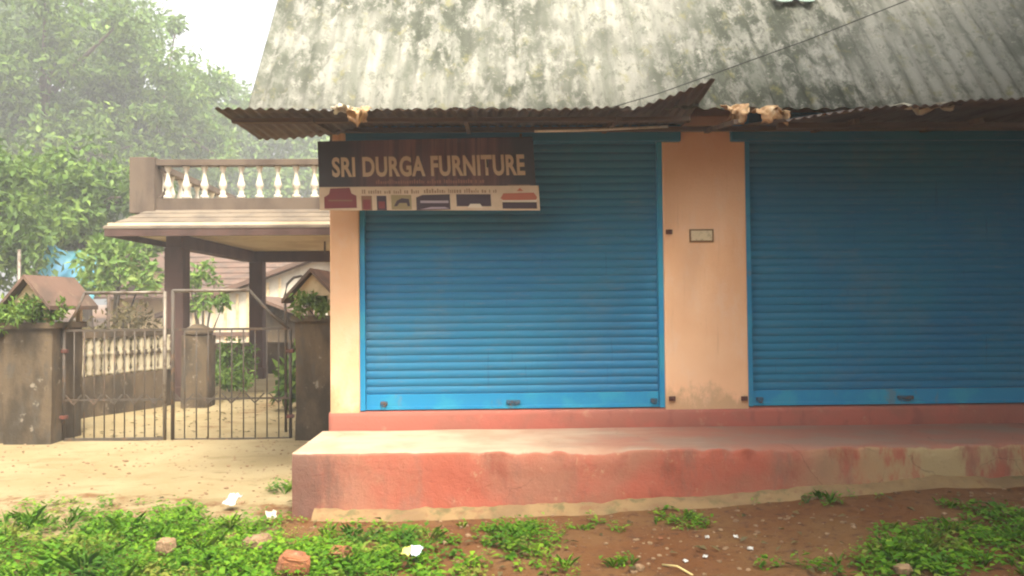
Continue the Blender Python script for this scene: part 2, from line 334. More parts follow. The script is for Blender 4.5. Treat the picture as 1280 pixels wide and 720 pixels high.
def weedmat():
    m = leafmat('weed_leaf', (0.065, 0.18, 0.008), (0.13, 0.30, 0.012), (0.25, 0.41, 0.022), 0.4); nt = m.node_tree; L = nt.links
    b = nt.nodes['Principled BSDF']; src = b.inputs['Base Color'].links[0].from_socket
    c = mix(nt, math_(nt, 'MULTIPLY', ramp(nt, noise(nt, pos(nt), 1.9, 4), .52, .64), .75), src, (0.045, 0.13, 0.012))
    c = mix(nt, math_(nt, 'MULTIPLY', ramp(nt, noise(nt, pos(nt, (1, 1.3, 1)), 2.7, 5), .56, .66), .8), c, (0.30, 0.30, 0.06))
    L.new(c, b.inputs['Base Color'])
    t = [n for n in nt.nodes if n.type == 'BSDF_TRANSLUCENT'][0]; L.new(c, t.inputs['Color']); return m
M['weed'] = weedmat()
M['leaf_far'] = leafmat('mango_leaf', (0.06, 0.115, 0.020), (0.12, 0.205, 0.034), (0.22, 0.32, 0.06))
M['leaf_mid'] = leafmat('jackfruit_leaf', (0.08, 0.155, 0.026), (0.145, 0.25, 0.042), (0.26, 0.37, 0.07))
M['leaf_dry'] = leafmat('dry_leaf', (0.09, 0.075, 0.03), (0.15, 0.115, 0.05), (0.22, 0.18, 0.07))
M['leaf_light'] = leafmat('shrub_leaf', (0.10, 0.18, 0.03), (0.16, 0.27, 0.05), (0.28, 0.36, 0.09))

# ------------------------------------------------------------------ ground
F = 6.9          # facade plane
PF = 5.84        # front of the platform
GY = 9.0         # gate line
def gh(x, y):
    h = 0.0
    h += 0.20*smooth(-0.6, 4.6, x)*smooth(3.0, 5.4, y)
    h += 0.05*smooth(7.4, 9.0, y)*(1-smooth(-2.2, -1.4, x))
    h += 0.06*smooth(0.3, 1.0, nz(x*.5+3, y*.5))*(1-smooth(6.2, 6.8, y))
    k = 1-smooth(7, 9, y)
    h += 0.022*nz(x*1.7, y*1.7, 4)*(0.4+0.6*k) + 0.010*nz(x*6, y*6, 9)*k
    if y > 30: h += (y-30)*0.02
    return h
def axis(lo, a, b, hi, d0, d1):
    return list(np.arange(lo, a, d1))+list(np.arange(a, b, d0))+list(np.arange(b, hi, d1))+[hi]
xs = axis(-90, -7.5, 6.0, 90, 0.075, 2.5); ys = axis(-40, 2.5, 10.0, 160, 0.075, 2.5)
gv = [(x, y, gh(x, y)) for y in ys for x in xs]
nxs = len(xs)
gf = [(j*nxs+i, j*nxs+i+1, (j+1)*nxs+i+1, (j+1)*nxs+i) for j in range(len(ys)-1) for i in range(nxs-1)]
gme = bpy.data.meshes.new('ground'); gme.from_pydata(gv, [], gf); gme.polygons.foreach_set('use_smooth', [True]*len(gf))
def drive_edge(x):      # near edge of the sandy drive in front of the gate
    return 6.72 - 0.5*smooth(-3.2, -1.6, x) + 0.14*nz(x*1.8, 2.2)
def sandy(x, y):
    s = smooth(-0.22, 0.22, y-drive_edge(x))*(1-smooth(-1.5, -1.3, x))
    s = max(s, .56*(1-smooth(-1.9, -.9, x))*smooth(4.6, 5.6, y))
    if y > 9.0: s *= 1-.45*smooth(9.0, 9.6, y)*(.5+.9*nz(x*1.3, y*1.3, 6))
    if y > 16: s *= 1-0.6*smooth(16, 24, y)
    return s
at = gme.attributes.new('sandy', 'FLOAT', 'POINT'); at.data.foreach_set('value', [sandy(v[0], v[1]) for v in gv])
tag(link('ground', gme, M['ground']), kind='structure')

# ------------------------------------------------------------------ shop building
BX0, BX1 = -1.40, 5.35
shop = empty('shop_building', 'peach shop building with blue roller shutters, red cement platform and mossy corrugated roof', 'building')
SZ0, SZ1 = 0.625, 3.10        # shutter bottom and top
S1 = (-1.15, 1.47); S2 = (2.19, 4.85)
def pillar(x0, x1, z1, name='pillar'):
    return MB().box(x0, x1, F, F+0.32, 0.60, z1, 0.012).build(name, M['peach'], shop)
pillar(BX0, S1[0], 3.15)
pillar(S1[1], S2[0], 3.15)
pillar(S2[1], BX1, 3.15)
MB().box(BX0+.004, BX1-.004, F+0.13, F+0.31, SZ1+.06, 3.55).build('lintel', M['peach'], shop)
m = MB(); m.box(BX0+.003, BX0+0.23, F+0.325, 12.6, -0.1, 3.5); m.box(BX1-0.23, BX1-.003, F+0.325, 12.6, -0.1, 3.5); m.box(BX0+.232, BX1-.232, 12.4, 12.597, -0.1, 3.5)
m.build('wall', M['peach'], shop)
for gx in (BX0+0.012, BX1-0.20):
    gm = MB(); gm.add([(gx, 7.1, 3.505), (gx, 12.5, 3.505), (gx, 9.21, 6.40), (gx+.18, 7.1, 3.505), (gx+.18, 12.5, 3.505), (gx+.18, 9.21, 6.40)],
                      [(0, 1, 2), (3, 5, 4), (0, 3, 4, 1), (1, 4, 5, 2), (2, 5, 3, 0)]); gm.build('gable_wall', M['peach'], shop)
# step under the shutters
def rough_sweep(prof, x0, x1, dx, mat, name, amp=0.006, freq=2.2, close=True, base=None):
    n = int((x1-x0)/dx); rows = []
    for i in range(n+1):
        x = x0+(x1-x0)*i/n; row = []
        for k, (y, z, a) in enumerate(prof):
            e = amp*a*(nz(x*freq, k*1.3, 3)+0.6*nz(x*freq*4, k*2.1, 8))
            zz = z+(base(x) if base else 0)
            row.append((x, y+e, zz+e*0.8))
        rows.append(row)
    mb = MB(); mb.grid(rows)
    if close:
        k = len(prof); mb.f.append(tuple(range(k))); mb.sm.append(False)
        o = n*k; mb.f.append(tuple(o+i for i in range(k))[::-1]); mb.sm.append(False)
    return mb.build(name, mat, shop)
rough_sweep([(F-.012, 0.43, 0), (F-.014, 0.50, .6), (F-.013, 0.58, .6), (F-.006, 0.605, .6), (F+.01, 0.615, .4), (F+.33, 0.620, .2)], BX0-.01, BX1, 0.04, M['riser'], 'step', 0.008)
# platform with chipped front edge
n = int((BX1-(-1.46))/0.02); rows = []
for i in range(n+1):
    x = -1.46+(BX1+1.46)*i/n
    ch = max(0, nz(x*2.1, 5.5, 1)-0.05)*0.05*smooth(-0.9, 0.4, x) + max(0, nz(x*9, 1.5, 1))*0.030*smooth(-1.0, 0.0, x)
    a = nz(x*1.3, 0.2)*0.006; r0 = [(x, PF+0.02+a+0.012*nz(x*3, 9), -0.25)]
    for zz in np.arange(0.0, 0.40, 0.05):
        r0.append((x, PF+a+0.007*nz(x*5, zz*9, 2)+0.010*nz(x*1.7, zz*3, 7)+0.004*nz(x*17, zz*17, 4), zz))
    hf = .004*nz(x*23, 2.5)+.003*nz(x*41, 7.5)
    r0 += [(x, PF+0.001+a+ch*0.4+hf, 0.436-ch), (x, PF+0.005+a+ch+hf, 0.455-ch+hf), (x, PF+0.016+ch*1.8+a+hf, 0.461-ch*.5+hf), (x, PF+0.07+ch*2, 0.462+0.003*nz(x*6, 3))]
    for yy in np.linspace(PF+0.2, F-0.02, 7): r0.append((x, yy, 0.461+0.004*nz(x*2, yy*3, 5)))
    rows.append(r0)
mb = MB(); mb.grid(rows); k = len(rows[0])
mb.add([rows[0][q] for q in range(k)]+[(-1.46, F-0.02, -0.25)], [tuple(range(k+1))])
mb.build('platform', M['platform'], shop)
# lime apron at the foot of the platform
n = 300; rows = []
for i in range(n+1):
    x = -1.30+(BX1+1.30)*i/n; b = gh(x, PF-.1); wv = 0.02*nz(x*2, 7)+0.014*nz(x*7, 3)
    wv += .008*nz(x*19, 5); rows.append([(x, PF+0.02, b+0.062+wv), (x, PF-0.02, b+0.055+wv), (x, PF-0.06, b+0.040+wv*.8), (x, PF-0.10+wv, b+0.016), (x, PF-0.16+wv*2, b-0.04)])
mb = MB(); mb.grid(rows); mb.build('apron', M['apron'], shop)

# ---- roller shutters
def slat_mesh(L):
    prof = []
    H = 0.0725
    for k in range(9):
        t = k/8; prof.append((-0.0080*math.sin(PI*min(1, t/0.82))**0.8 if t < 0.82 else 0.005, t*H))
    mb = MB(); rows = [[(0, y, z) for y, z in prof], [(L, y, z) for y, z in prof]]
    back = [[(0, y+.004, z) for y, z in prof], [(L, y+.004, z) for y, z in prof]]
    mb.grid(rows, True); mb.grid([back[1], back[0]], True)
    me = bpy.data.meshes.new('slat'); me.from_pydata(mb.v, [], mb.f); me.polygons.foreach_set('use_smooth', mb.sm)
    me.materials.append(M['shutter']); return me
def shutter(x0, x1, lab, hasps):
    s = bpy.data.objects.new('roller_shutter', None); COL.objects.link(s); s.parent = shop; s['label'] = lab
    me = slat_mesh(x1-x0-0.04)
    z = SZ0+0.135; i = 0
    while z < SZ1+0.05:
        o = bpy.data.objects.new('slat', me); COL.objects.link(o); o.parent = s
        o.location = (x0+0.02, F+.085+random.uniform(-.0015, .0015), z+random.uniform(-.0012, .0012)); o.rotation_euler = (random.uniform(-.025, .025), random.uniform(-.0004, .0004), random.uniform(-.0006, .0006)); z += 0.0675
    for gx in (x0, x1-0.045):
        MB().box(gx, gx+0.045, F+0.022, F+0.11, SZ0, SZ1+.05, 0.004).build('guide_rail', M['shutter_edge'], s)
    bp = MB(); bp.box(x0+0.047, x1-0.047, F+0.064, F+0.085, SZ0+0.006, SZ0+0.133, 0.003)
    bp.box(x0+0.047, x1-0.047, F+0.052, F+0.0635, SZ0+0.002, SZ0+0.030, 0.002); bp.build('bottom_plate', M['shutter_edge'], s)
    for hx, wd in hasps:
        hb = MB(); hb.box(hx-wd, hx+wd, F+0.036, F+0.062, SZ0+0.045, SZ0+0.075, 0.006)
        hb.tube([(hx-wd*.6, F+.04, SZ0+.05), (hx-wd*.3, F+.022, SZ0+.035), (hx+wd*.3, F+.022, SZ0+.035), (hx+wd*.6, F+.04, SZ0+.05)], 0.006, 6)
        hb.build('lock_hasp', M['rust_blue'], s)
    return s
M['rust_blue'] = weathered('worn_blue_iron', (0.03, 0.10, 0.16), [((0.10, 0.06, 0.045), U, 40, 0.45, 0.6)], 0.6, 0.2, 90)
sh1 = shutter(S1[0], S1[1], 'blue roller shutter behind the furniture signboard', [(0.16, 0.06), (-0.95, 0.03), (1.38, .03)])
sh2 = shutter(S2[0], S2[1], 'darker blue roller shutter right of the peach pillar', [(3.58, 0.07), (2.30, 0.03)])
# hood boxes of the shutters lap over the top of the middle pillar
for s, a, b in ((sh1, S1[0]-0.1, S1[1]+0.145), (sh2, S2[0]-0.135, S2[1]+0.1)):
    MB().box(a, b, F-0.075, F-0.004, 2.915, 3.05, 0.008).build('hood', M['shutter'], s)
for (px, py) in ((836, 290), (840, 498), (930, 498)):
    c = P(px, py, F); hb = MB(); hb.box(c.x-.028, c.x+.028, F-.022, F-.001, c.z-.02, c.z+.02, .006)
    hb.lathe([(0.016, 0), (0.018, .012), (0.008, .03)], (c.x, F-.02, c.z-.01), 8); hb.build('iron_bracket', M['rust'], shop)

# ---- asbestos roof
roof = bpy.data.objects.new('roof', None); COL.objects.link(roof); roof.parent = shop
roof['label'] = 'steep grey corrugated sheet roof streaked with black moss'
SL = R(54); CS, SN = math.cos(SL), math.sin(SL)
def asb_sheet(x0, w_, s0, s1, lift, seed):
    pitch = 0.146; amp = 0.0135; nxx = int(w_/pitch*8); rows = []
    for j in range(7):
        s = s0+(s1-s0)*j/6; row = []
        for i in range(nxx+1):
            x = x0+w_*i/nxx
            h = amp*math.cos(2*PI*x/pitch)+lift*(1-j/6)+0.008*nz(x*.8, s*.9, seed)
            e = 0.02*nz(x*3, seed*7.7)*(1 if j == 0 else 0)
            row.append((x, 6.28+(s+e)*math.cos(SL)-h*math.sin(SL), 3.05+(s+e)*math.sin(SL)+h*math.cos(SL)))
        rows.append(row)
    MB().sheet(rows, 0.007).build('roof_sheet', M['asbestos'], roof)
for r_, (s0, s1) in enumerate(((0.0, 3.25), (3.12, 4.98))):
    x = -1.90; i = 0
    while x < 5.9:
        asb_sheet(x, 1.08, s0, s1, 0.012 + 0.006*(i % 2), r_*20+i); x += 1.022; i += 1
# back slope, never seen from the road but it closes the roof
rows = []
for j in range(3):
    s = j/2*5.0; rows.append([(-1.90+8.17*i/452, 9.21+s*.62, 7.085-s*.80+0.019*math.cos(2*PI*(-1.90+8.17*i/452)/.146)) for i in range(453)])
MB().sheet(rows, 0.007).build('back_slope', M['asbestos'], roof)
MB().bar((-1.92, 9.21, 7.09), (6.3, 9.21, 7.09), 0.16, 0.16).build('ridge_cap', M['asbestos'], roof)
for ry in (6.52, 7.5, 8.6):
    rz = 3.05+(ry-6.28)*math.tan(SL)-.12
    MB().box(-1.85, 6.1, ry-.03, ry+.03, rz-.04, rz).build('purlin', M['wood'], roof)

# ---- corrugated iron awning
awn = bpy.data.objects.new('awning', None); COL.objects.link(awn); awn.parent = shop
awn['label'] = 'flat rusty corrugated iron awning with one corner bent upward'
def front_z(x):
    k = [(-1.99, 2.955), (-1.2, 2.935), (0.0, 2.935), (1.0, 2.94), (1.62, 2.95), (2.16, 2.845), (2.6, 2.915), (3.02, 2.962), (3.9, 2.985), (6.5, 2.99)]
    for (a, za), (b, zb) in zip(k, k[1:]):
        if x <= b: return za+(zb-za)*max(0, (x-a)/(b-a))
    return k[-1][1]
def gi_sheet(x0, w_, yf, lift, bend, seed, skew=0.0, yb=6.93):
    pitch = 0.076; amp = 0.0095; nxx = int(w_/pitch*8); rows = []
    for j in range(9):
        v = j/8; row = []
        for i in range(nxx+1):
            x = x0+w_*i/nxx; u = i/nxx
            yy = yf+skew*u+0.012*nz(x*6, seed*3.1)+(yb-yf-skew*u)*v
            zz = front_z(x)*(1-v)+(2.965+0.095*smooth(-1.9, -0.6, x))*v + amp*math.cos(2*PI*x/pitch)*(1+0.35*nz(x*2.5, v, seed)) + lift + 0.012*nz(x*1.7, v*1.5, seed+5)
            zz += bend*(max(0, u-0.12)/0.88)**1.15*(1-v)**1.3
            row.append((x, yy, zz))
        rows.append(row)
    MB().sheet(rows, 0.003).build('corrugated_sheet', M['gi'], awn)
gi_sheet(-2.00, 0.80, 5.80, 0.000, 0.0, 1)
gi_sheet(-1.26, 0.80, 5.815, 0.006, 0.0, 2)
gi_sheet(-0.52, 0.80, 5.79, 0.000, 0.0, 3)
gi_sheet(0.22, 0.80, 5.81, 0.006, 0.0, 4)
gi_sheet(0.94, 0.69, 5.80, 0.000, 0.215, 5)
gi_sheet(2.13, 0.80, 5.80, 0.006, 0.0, 6)
gi_sheet(2.87, 0.62, 5.83, 0.000, 0.0, 7)
gi_sheet(3.36, 0.80, 5.76, 0.010, 0.0, 8)
gi_sheet(4.10, 0.80, 5.80, 0.004, 0.0, 9)
gi_sheet(4.84, 0.80, 5.81, 0.010, 0.0, 10)
MB().box(-1.95, 1.50, 6.02, 6.08, 2.90, 2.93).build('purlin', M['wood'], awn)
MB().box(2.2, 5.5, 6.10, 6.16, 2.86, 2.90).build('purlin', M['wood'], awn)
MB().box(-1.93, 5.5, 6.74, 6.80, 2.985, 3.02).build('purlin', M['wood'], awn)
for x in (-1.35, -0.2, 0.95, 1.83, 2.75, 3.7, 4.7):
    MB().bar((x, 5.97, 2.905 if x < 1.6 else 2.88), (x, 6.82, 2.995), 0.035, 0.035).build('rafter', M['wood'], awn)

# ---- conduit and ragged sacking under and on the awning
a = P(668, 164, 6.45); b = P(835, 158, 6.45)
tag(MB().tube([a, a.lerp(b, .33)+Vector((0, 0, -.006)), a.lerp(b, .66)+Vector((0, 0, -.004)), b], 0.011, 8).build('conduit_pipe', M['pvc']), 'thin white pipe under the awning above the left shutter', 'pipe')
def rag(name, px0, py0, px1, py1, Y, mat, label, seed, depth=0.12, fold=7.0):
    a = P(px0, py0, Y); b = P(px1, py1, Y); rows = []
    W = b.x-a.x; H = a.z-b.z
    for j in range(15):
        v = j/14; row = []
        for i in range(19):
            u = i/18
            zz = a.z-H*v*(0.72+0.42*nz(u*3.3, seed)) + 0.03*nz(u*4, v*4, seed)
            taper = 1-0.35*v*abs(nz(u*2, v*2, seed+3))
            xx = a.x+W*0.5+W*(u-.5)*taper*(1-.18*v)+0.03*nz(u*5, v*5, seed+9)
            yy = Y-0.05*math.sin(u*fold+seed)-0.06*math.sin(PI*v)*depth/.12-0.05*nz(u*6, v*5, seed+1)+(0.16*(1-v)**3)
            row.append((xx, yy, zz))
        rows.append(row)
    return tag(MB().sheet(rows, 0.006).build(name, mat), label, 'rag')
rag('torn_sack', 434, 130, 462, 161, 5.74, M['cloth'], 'brown torn sacking hanging over the awning edge above the signboard', 2)
rag('torn_sack', 414, 128, 440, 146, 5.76, M['cloth2'], 'pale rag on the awning edge above the signboard corner', 5)
rag('torn_sack', 905, 126, 935, 161, 6.12, M['cloth'], 'narrow brown sacking hanging at the roof gap above the pillar', 8)
rag('torn_sack', 950, 130, 990, 160, 6.02, M['cloth'], 'wide tan sacking bunched where the right awning starts', 11)
rag('torn_sack', 1120, 128, 1190, 142, 5.98, M['cloth2'], 'yellowed cloth strip lying along the right awning edge', 14)

# ---- overhead cable
pts = []
c0 = P(755, 137, 5.72); c1 = P(893, 92, 5.4); c2 = P(1140, -2, 4.9)
d = (c2-c1).normalized()
cpts = [c0, c0.lerp(c1, .5)+Vector((0, 0, -.012)), c1, c1.lerp(c2, .5)+Vector((0, 0, -.012)), c2, c2+d*2.2+Vector((0, 0, .1)), c2+d*6+Vector((0, 0, .6))]
tag(MB().tube(cpts, 0.0032, 6).build('overhead_cable', M['cable']), 'thin black cable rising across the mossy roof to upper right', 'cable')

# ---- ornament on the roof
oc = P(992, 1, 7.0); yb = None
oy = 6.28+((oc.z-3.05)); 
# put it on the sheet: solve along the ray
dr = (P(992, 1, 7.0)-Vector((0, 0, CAMZ))); TS = math.tan(SL); t = (3.05-6.28*TS-CAMZ+0.05)/(dr.z-TS*dr.y)
oc = Vector((0, 0, CAMZ))+dr*t
orn = empty('roof_ornament', 'small painted flower ornament high on the mossy roof', 'ornament')
nrm = Vector((0, -math.sin(SL), math.cos(SL))); ex = Vector((1, 0, 0)); ez = nrm.cross(ex)*-1
ez = Vector((0, math.cos(SL), math.sin(SL)))
def petal(c, r, mat, name, sq=1.0, h=0.03):
    mb = MB(); v = []; f = []
    for j in range(5):
        a_ = j/4*PI/2
        for k in range(12):
            th = 2*PI*k/12; v.append(c+ex*math.cos(th)*r*math.cos(a_)+ez*math.sin(th)*r*sq*math.cos(a_)+nrm*(h*math.sin(a_)+0.035))
    for j in range(4):
        for k in range(12): f.append((j*12+k, j*12+(k+1) % 12, (j+1)*12+(k+1) % 12, (j+1)*12+k))
    mb.add(v, f, True); mb.build(name, mat, orn)
petal(oc+ez*.06, 0.085, flat('pink_white_paint', (0.80, 0.62, 0.60)), 'blossom', 1.0, .07)
petal(oc+ex*.15+ez*.06, 0.05, flat('yellow_paint', (0.75, 0.68, 0.22)), 'blossom', 1.0, .06)
petal(oc-ex*.14+ez*.04, 0.055, flat('cream_paint', (0.72, 0.70, 0.50)), 'blossom', 1.0, .06)
gp = flat('green_paint', (0.34, 0.46, 0.38))
petal(oc-ex*.10-ez*.03, 0.08, gp, 'painted_leaf', .5, .008); petal(oc+ex*.10-ez*.03, 0.08, gp, 'painted_leaf', .5, .008)

# ------------------------------------------------------------------ signboard
SY = 6.58
sign = empty('signboard', 'brown and cream furniture shop signboard hung at the left shutter top', 'sign')
A = P(397, 177, SY); B = P(667, 171, SY); Cc = P(400, 263, SY); D = P(673, 263, SY)
def SG(u, v, dy=0.0):       # u 0..1 left to right, v 0..1 top to bottom
    t = A.lerp(B, u); b_ = Cc.lerp(D, u); q = t.lerp(b_, v); return Vector((q.x, SY+dy, q.z))
def spanel(u0, u1, v0, v1, y0, y1, mat, name, par=None):
    q = [SG(u0, v0), SG(u1, v0), SG(u1, v1), SG(u0, v1)]
    return MB().prism([(p.x, p.z) for p in q], SY+y0, SY+y1).build(name, mat, par or sign)
def sign_brown():
    m, nt, b, N, L = newmat('printed_timber_vinyl')
    n1 = noise(nt, pos(nt, (1, 1, 0.02)), 9, 3, .6)
    c = mix(nt, ramp(nt, n1, 0.42, 0.6), (0.105, 0.032, 0.022), (0.17, 0.065, 0.040))
    c = mix(nt, ramp(nt, noise(nt, pos(nt, (1, 1, 0.02)), 26, 2), 0.5, 0.62), c, (0.07, 0.022, 0.016))
    g = N.new('ShaderNodeNewGeometry'); sx = N.new('ShaderNodeSeparateXYZ'); L.new(g.outputs['Position'], sx.inputs[0])
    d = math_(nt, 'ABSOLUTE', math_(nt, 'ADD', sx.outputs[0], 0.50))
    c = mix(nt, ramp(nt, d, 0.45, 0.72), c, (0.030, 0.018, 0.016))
    L.new(c, b.inputs['Base Color']); b.inputs['Roughness'].default_value = 0.5; return m
M['signback'] = flat('sign_frame_steel', (0.10, 0.08, 0.07))
M['stripcream'] = weathered('cream_vinyl', (0.68, 0.52, 0.36), [((0.60, 0.45, 0.30), U, 6, .4, .65)], 0.5, 0)
spanel(0.004, 0.996, 0.006, 0.99, 0.004, 0.03, M['signback'], 'backing_frame')
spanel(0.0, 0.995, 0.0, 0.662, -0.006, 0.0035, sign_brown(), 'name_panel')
spanel(0.0, 1.008, 0.665, 1.0, -0.009, 0.0035, M['stripcream'], 'picture_strip')
# two straps up to the awning
for u in (0.06, 0.94):
    q = SG(u, 0.02); MB().box(q.x-.01, q.x+.01, SY+.006, SY+.014, q.z, 2.93).build('hanger', M['grill'], sign)
# lettering
def text_mesh(txt, name, u0, u1, v0, v1, mat, dy, off=0.0):
    cu = bpy.data.curves.new('t', 'FONT'); cu.body = txt; cu.size = 1.0; cu.offset = off; cu.extrude = 0.0; cu.space_character = 1.06; cu.resolution_u = 4
    o = bpy.data.objects.new('t', cu); COL.objects.link(o); bpy.context.view_layer.update()
    dg = bpy.context.evaluated_depsgraph_get(); me = bpy.data.meshes.new_from_object(o.evaluated_get(dg))
    bpy.data.objects.remove(o); co = np.array([v.co[:] for v in me.vertices])
    mn = co.min(0); mx = co.max(0)
    for v in me.vertices:
        u = u0+(u1-u0)*(v.co.x-mn[0])/(mx[0]-mn[0]); vv = v1-(v1-v0)*(v.co.y-mn[1])/(mx[1]-mn[1])
        v.co = SG(u, vv, dy)
    me.name = name
    return link(name, me, mat, sign)
M['letter'] = flat('tan_lettering', (0.58, 0.41, 0.25))
uu = lambda px: (px-397)/271.5
text_mesh('SRI DURGA FURNITURE', 'lettering', uu(414), uu(655), 0.235, 0.525, M['letter'], -0.0085, 0.034)
def squiggle(u0, u1, v0, v1, mat, name, seed, dy):
    """a line of print too small to read"""
    r = random.Random(seed); mb = MB(); u = u0
    while u < u1:
        wd = r.uniform(.004, .009); h = r.choice((0, .25, .25, .4))
        q = [SG(u, v0+(v1-v0)*h), SG(u+wd, v0+(v1-v0)*h), SG(u+wd, v1), SG(u, v1)]
        mb.add([(p.x, SY+dy, p.z) for p in q], [(0, 1, 2, 3)]); u += wd+(.004 if r.random() > .16 else .014)
    mb.build(name, mat, sign)
squiggle(uu(468), uu(602), .565, .625, flat('faded_print', (0.30, 0.13, 0.08)), 'small_print', 3, -.0085)
squiggle(uu(450), uu(522), .705, .765, flat('brown_print', (0.33, 0.20, 0.12)), 'small_print', 4, -.0105)
squiggle(uu(527), uu(618), .70, .76, flat('brown_print', (0.33, 0.20, 0.12)), 'small_print', 5, -.0105)
maroon = flat('maroon_print', (0.22, 0.045, 0.045)); darkp = flat('dark_print', (0.06, 0.035, 0.045)); brownp = flat('brown_picture', (0.26, 0.13, 0.07))
greenp = flat('olive_picture', (0.34, 0.26, 0.13)); lilac = flat('lilac_print', (0.42, 0.34, 0.38)); redp = flat('red_print', (0.45, 0.13, 0.07)); creamp = flat('white_print', (0.74, 0.64, 0.50))
def pic(shapes):
    root = None
    for k, (mat, poly) in enumerate(shapes):
        q = [SG(uu(px), (py-177+(px-397)*0.0222)/(86+(px-397)*0.0222), 0) for px, py in poly]
        mb = MB(); y = -.0105-.0012*k; mb.add([(p.x, SY+y, p.z) for p in q], [tuple(range(len(q)))])
        mb.build('printed_picture' if root is None else 'printed_detail', mat, sign if root is None else root)
        root = root or COL.objects[-1]
rect = lambda a, b, c, d: [(a, b), (c, b), (c, d), (a, d)]
pic([(maroon, [(403, 261), (403, 247), (409, 243), (411, 236), (435, 235), (437, 242), (443, 245), (443, 260)]), (brownp, rect(408, 250, 438, 252))])
pic([(brownp, rect(449, 245, 462, 263)), (maroon, rect(451, 250, 460, 262))])
pic([(darkp, rect(468, 245, 480, 263)), (maroon, rect(470, 252, 478, 261))])
pic([(greenp, rect(486, 244, 511, 262)), (darkp, [(489, 258), (493, 251), (499, 248), (508, 249), (509, 258), (506, 258), (505, 254), (496, 254), (493, 258)])])
pic([(darkp, [(517, 263), (517, 247), (525, 244), (559, 243), (559, 262)]), (lilac, rect(522, 251, 557, 254)), (lilac, [(521, 262), (535, 259), (552, 259), (558, 261)])])
pic([(darkp, rect(567, 243, 610, 258)), (creamp, [(580, 260), (584, 255), (596, 255), (600, 260)])])
pic([(darkp, rect(624, 253, 667, 261)), (redp, [(622, 248), (626, 242), (664, 241), (668, 247), (666, 250), (626, 251)]), (creamp, rect(624, 250.5, 667, 252.5))])
pic([(brownp, rect(632, 231, 660, 232.2))]); pic([(redp, [(643, 239), (647, 235), (651, 239)])])

# number plate on the pillar
c = P(877, 294.5, F-.01)
npl = empty('name_plate', 'small cream plate with dark border on the middle pillar', 'plate')
MB().box(c.x-.105, c.x+.105, F-.010, F-.001, c.z-.056, c.z+.056, .003).build('border', M['plate_rim'], npl)
MB().box(c.x-.092, c.x+.092, F-.015, F-.0105, c.z-.043, c.z+.043, .002).build('plate_face', M['plate'], npl)

# ------------------------------------------------------------------ boundary wall, gate posts, gate
def block(name, x0, x1, y0, y1, z0, z1, mat, par, seed=0, amp=.018, nx=6, nzz=14):
    """a rough masonry block, uneven faces"""
    bm = bmesh.new(); bmesh.ops.create_cube(bm, size=1.0); bmesh.ops.subdivide_edges(bm, edges=bm.edges[:], cuts=7, use_grid_fill=True)
    for q in bm.verts:
        p = Vector(((x0+x1)/2+q.co.x*(x1-x0), (y0+y1)/2+q.co.y*(y1-y0), (z0+z1)/2+q.co.z*(z1-z0)))
        q.co = p+Vector((nz(p.x*3, p.y*3, p.z*3+seed), nz(p.y*3+5, p.z*3, p.x*3+seed), nz(p.z*3+9, p.x*3, seed)))*amp
    me = bpy.data.meshes.new(name); bm.to_mesh(me); bm.free(); me.polygons.foreach_set('use_smooth', [False]*len(me.polygons))
    return link(name, me, mat, par)
def niche_house(par, cx, cy, z0, rotz, wd=0.44, dp=0.62):
    """little gabled roof on short legs on top of the post"""
    def T(x, y, z): 
        c_, s_ = math.cos(rotz), math.sin(rotz); return (cx+x*c_-y*s_, cy+x*s_+y*c_, z0+z)
    for sx in (-1, 1):
        for sy in (-1, 1):
            MB().bar(T(sx*wd*.42, sy*dp*.38, -.01), T(sx*wd*.42, sy*dp*.38, .235), .05).build('niche_leg', M['cream'], par)
    h = .30; ov = .10
    mb = MB()
    for sx in (-1, 1):
        a_, b_, c_, d_ = T(0, -dp*.6, .23+h), T(0, dp*.6, .23+h), T(sx*(wd/2+ov), dp*.6, .19), T(sx*(wd/2+ov), -dp*.6, .19)
        lo = [(p[0], p[1], p[2]-.045) for p in (a_, b_, c_, d_)]
        mb.add([a_, b_, c_, d_]+lo, [(0, 1, 2, 3), (4, 7, 6, 5), (0, 3, 7, 4), (1, 5, 6, 2), (3, 2, 6, 7), (0, 4, 5, 1)])
    mb.build('niche_roof', M['tile'], par)
    g = MB(); f_ = [T(-wd/2, -dp*.45, .225), T(wd/2, -dp*.45, .225), T(0, -dp*.45, .23+h-.06)]; k_ = [T(-wd/2, dp*.45, .225), T(wd/2, dp*.45, .225), T(0, dp*.45, .23+h-.06)]
    g.add(f_+k_, [(0, 1, 2), (3, 5, 4), (0, 3, 4, 1), (1, 4, 5, 2), (2, 5, 3, 0)]); g.build('niche_gable', M['cream'], par)

def leaf_cloud(name, centers, per, rad, size, mat, par, seed, up=0.35, aspect=0.45, droop=0.0):
    r = np.random.default_rng(seed); centers = np.asarray(centers, float)
    n = len(centers)*per; c = np.repeat(centers, per, 0)
    rd = np.repeat(np.asarray(rad, float)*np.ones(len(centers)), per)
    d = r.normal(size=(n, 3)); d /= np.linalg.norm(d, axis=1)[:, None]
    p = c+d*(rd*r.random(n)**0.45)[:, None]*np.array([1, 1, .8])
    t = r.normal(size=(n, 3))+d*0.7; t[:, 2] -= droop; t /= np.linalg.norm(t, axis=1)[:, None]
    nn = r.normal(size=(n, 3))*.8+d*.6+np.array([0, 0, up+.4]); nn -= t*(nn*t).sum(1)[:, None]; nn /= np.linalg.norm(nn, axis=1)[:, None]
    s = np.cross(t, nn); L_ = size*r.uniform(.6, 1.35, n)[:, None]; W_ = L_*aspect*r.uniform(.8, 1.2, n)[:, None]
    v = np.stack([p, p+t*L_*.45+s*W_*.5+nn*W_*.15, p+t*L_-nn*L_*.1, p+t*L_*.45-s*W_*.5+nn*W_*.15], 1).reshape(-1, 3)
    return raw_leaves(name, v, n, mat, par)
